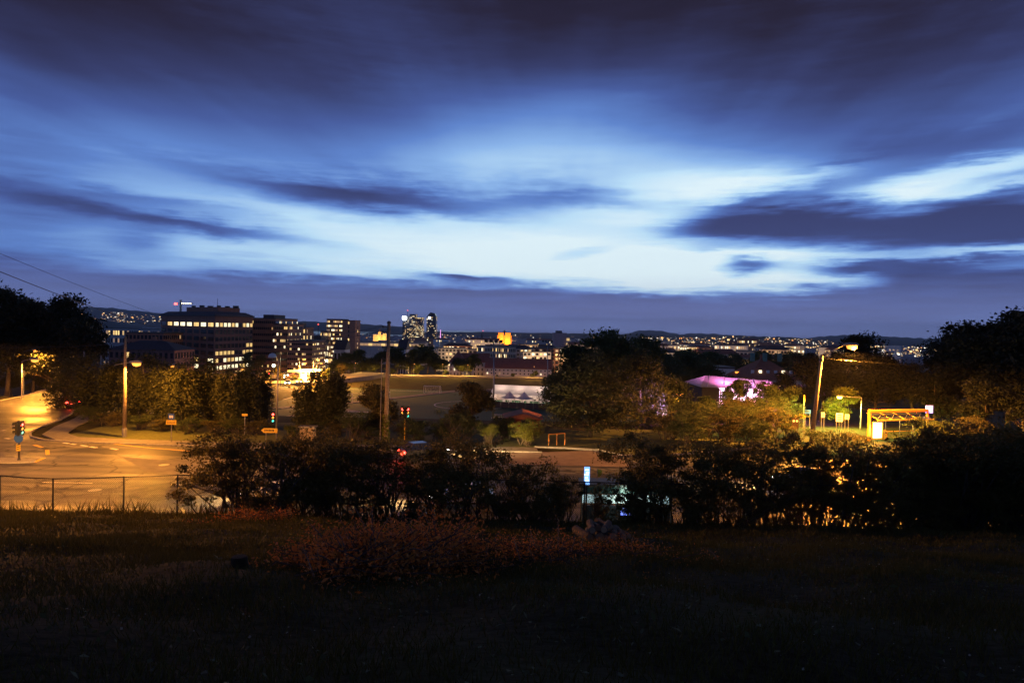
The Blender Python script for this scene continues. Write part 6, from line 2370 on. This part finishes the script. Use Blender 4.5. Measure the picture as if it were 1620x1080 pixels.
def hill(prof, Y, depth, name='hill', zb=-120):
    """a ridge: silhouette px -> py, standing Y metres away"""
    xs = np.linspace(prof[0][0], prof[-1][0], 90)
    ys = np.interp(xs, [a for a, _ in prof], [c for _, c in prof])
    ys = ys + .5 * np.sin(xs * .31) + .35 * np.sin(xs * .83 + 1) + .2 * np.sin(xs * 1.9)
    V = []
    nd = 13
    for i in range(len(xs)):
        for j in range(nd):
            f = j / (nd - 1) * 2 - 1
            y_ = Y + f * depth / 2
            top = P(xs[i], ys[i], Y)
            q = P(xs[i], ys[i], y_)
            z = zb + (top.z - zb) * max(0, 1 - f * f) ** .6
            V.append((top.x * (y_ / Y), y_, z))
    return tag(link_mesh(name, grid_mesh(name, np.array(V), len(xs), nd), m_hill), kind='structure')


hill([(-200, 500), (60, 492), (130, 485), (175, 487), (230, 493), (300, 500), (420, 506), (560, 511), (640, 517)], 9500, 3000)
hill([(-100, 516), (120, 505), (160, 506), (200, 512), (225, 517)], 5600, 900)
hill([(520, 528), (640, 524), (800, 526), (960, 528), (1100, 530), (1180, 531), (1300, 536), (1500, 541), (1750, 545)], 6800, 1800)
hill([(930, 536), (985, 529), (1015, 522), (1045, 523), (1075, 529), (1095, 527), (1130, 528), (1165, 531), (1230, 534), (1260, 536)], 12000, 2500)
hill([(1060, 540), (1130, 534), (1190, 531.5), (1240, 533), (1300, 538), (1340, 541)], 4600, 1100)
hill([(1230, 540), (1300, 532), (1350, 529), (1400, 532), (1480, 536), (1560, 536), (1700, 534)], 9500, 2000)


def slope_z(prof, Y):
    def f(px_, y_):
        py = np.interp(px_, [a for a, _ in prof], [c for _, c in prof])
        lo = 16
        return P(px_, py + rng.uniform(1.0, lo), y_).z
    return f


lights('hillside_lights', 'lights on the far left hillside', 170, 135, 290, 6200, 6600, 0, 1, .75, (m_l1, m_l2, m_l3), slope_z([(130, 488), (200, 494), (290, 501)], 0), [.5, .3, .2])
lights('hillside_lights', 'lights on the ridge in the right distance', 420, 1030, 1310, 3900, 4000, 0, 1, .85, (m_l1, m_l2, m_l3), slope_z([(1030, 532), (1190, 531), (1310, 537)], 0), [.55, .25, .2])
lights('hillside_lights', 'lights on the low slope left of the right-edge trees', 150, 1390, 1500, 1500, 1560, 0, 1, 1.0, (m_l1, m_l2, m_l3), slope_z([(1390, 545), (1450, 548), (1500, 552)], 0), [.5, .3, .2])
lights('skyline_lights', 'lights along the skyline', 420, 560, 1300, 4100, 4400, 0, 1, .8, (m_l1, m_l2, m_l3), slope_z([(560, 527), (800, 528), (1100, 533), (1300, 538)], 0), [.5, .25, .25])

# ------------------------------------------------------------------ the evening air
m_haze = bpy.data.materials.new('evening_haze')
m_haze.use_nodes = True
t = m_haze.node_tree
t.nodes.clear()
_pv = t.nodes.new('ShaderNodeVolumePrincipled')
_pv.inputs['Color'].default_value = (0.86, 0.90, 1.0, 1)
_pv.inputs['Density'].default_value = 0.00005
_pv.inputs['Anisotropy'].default_value = 0.0
_mo = t.nodes.new('ShaderNodeOutputMaterial')
t.links.new(_pv.outputs[0], _mo.inputs['Volume'])
hzb = MB().box((0, 0, 40), (27600, 27600, 340)).build('haze', m_haze)
tag(hzb, 'thin blue evening haze over the city', 'haze', kind='stuff')
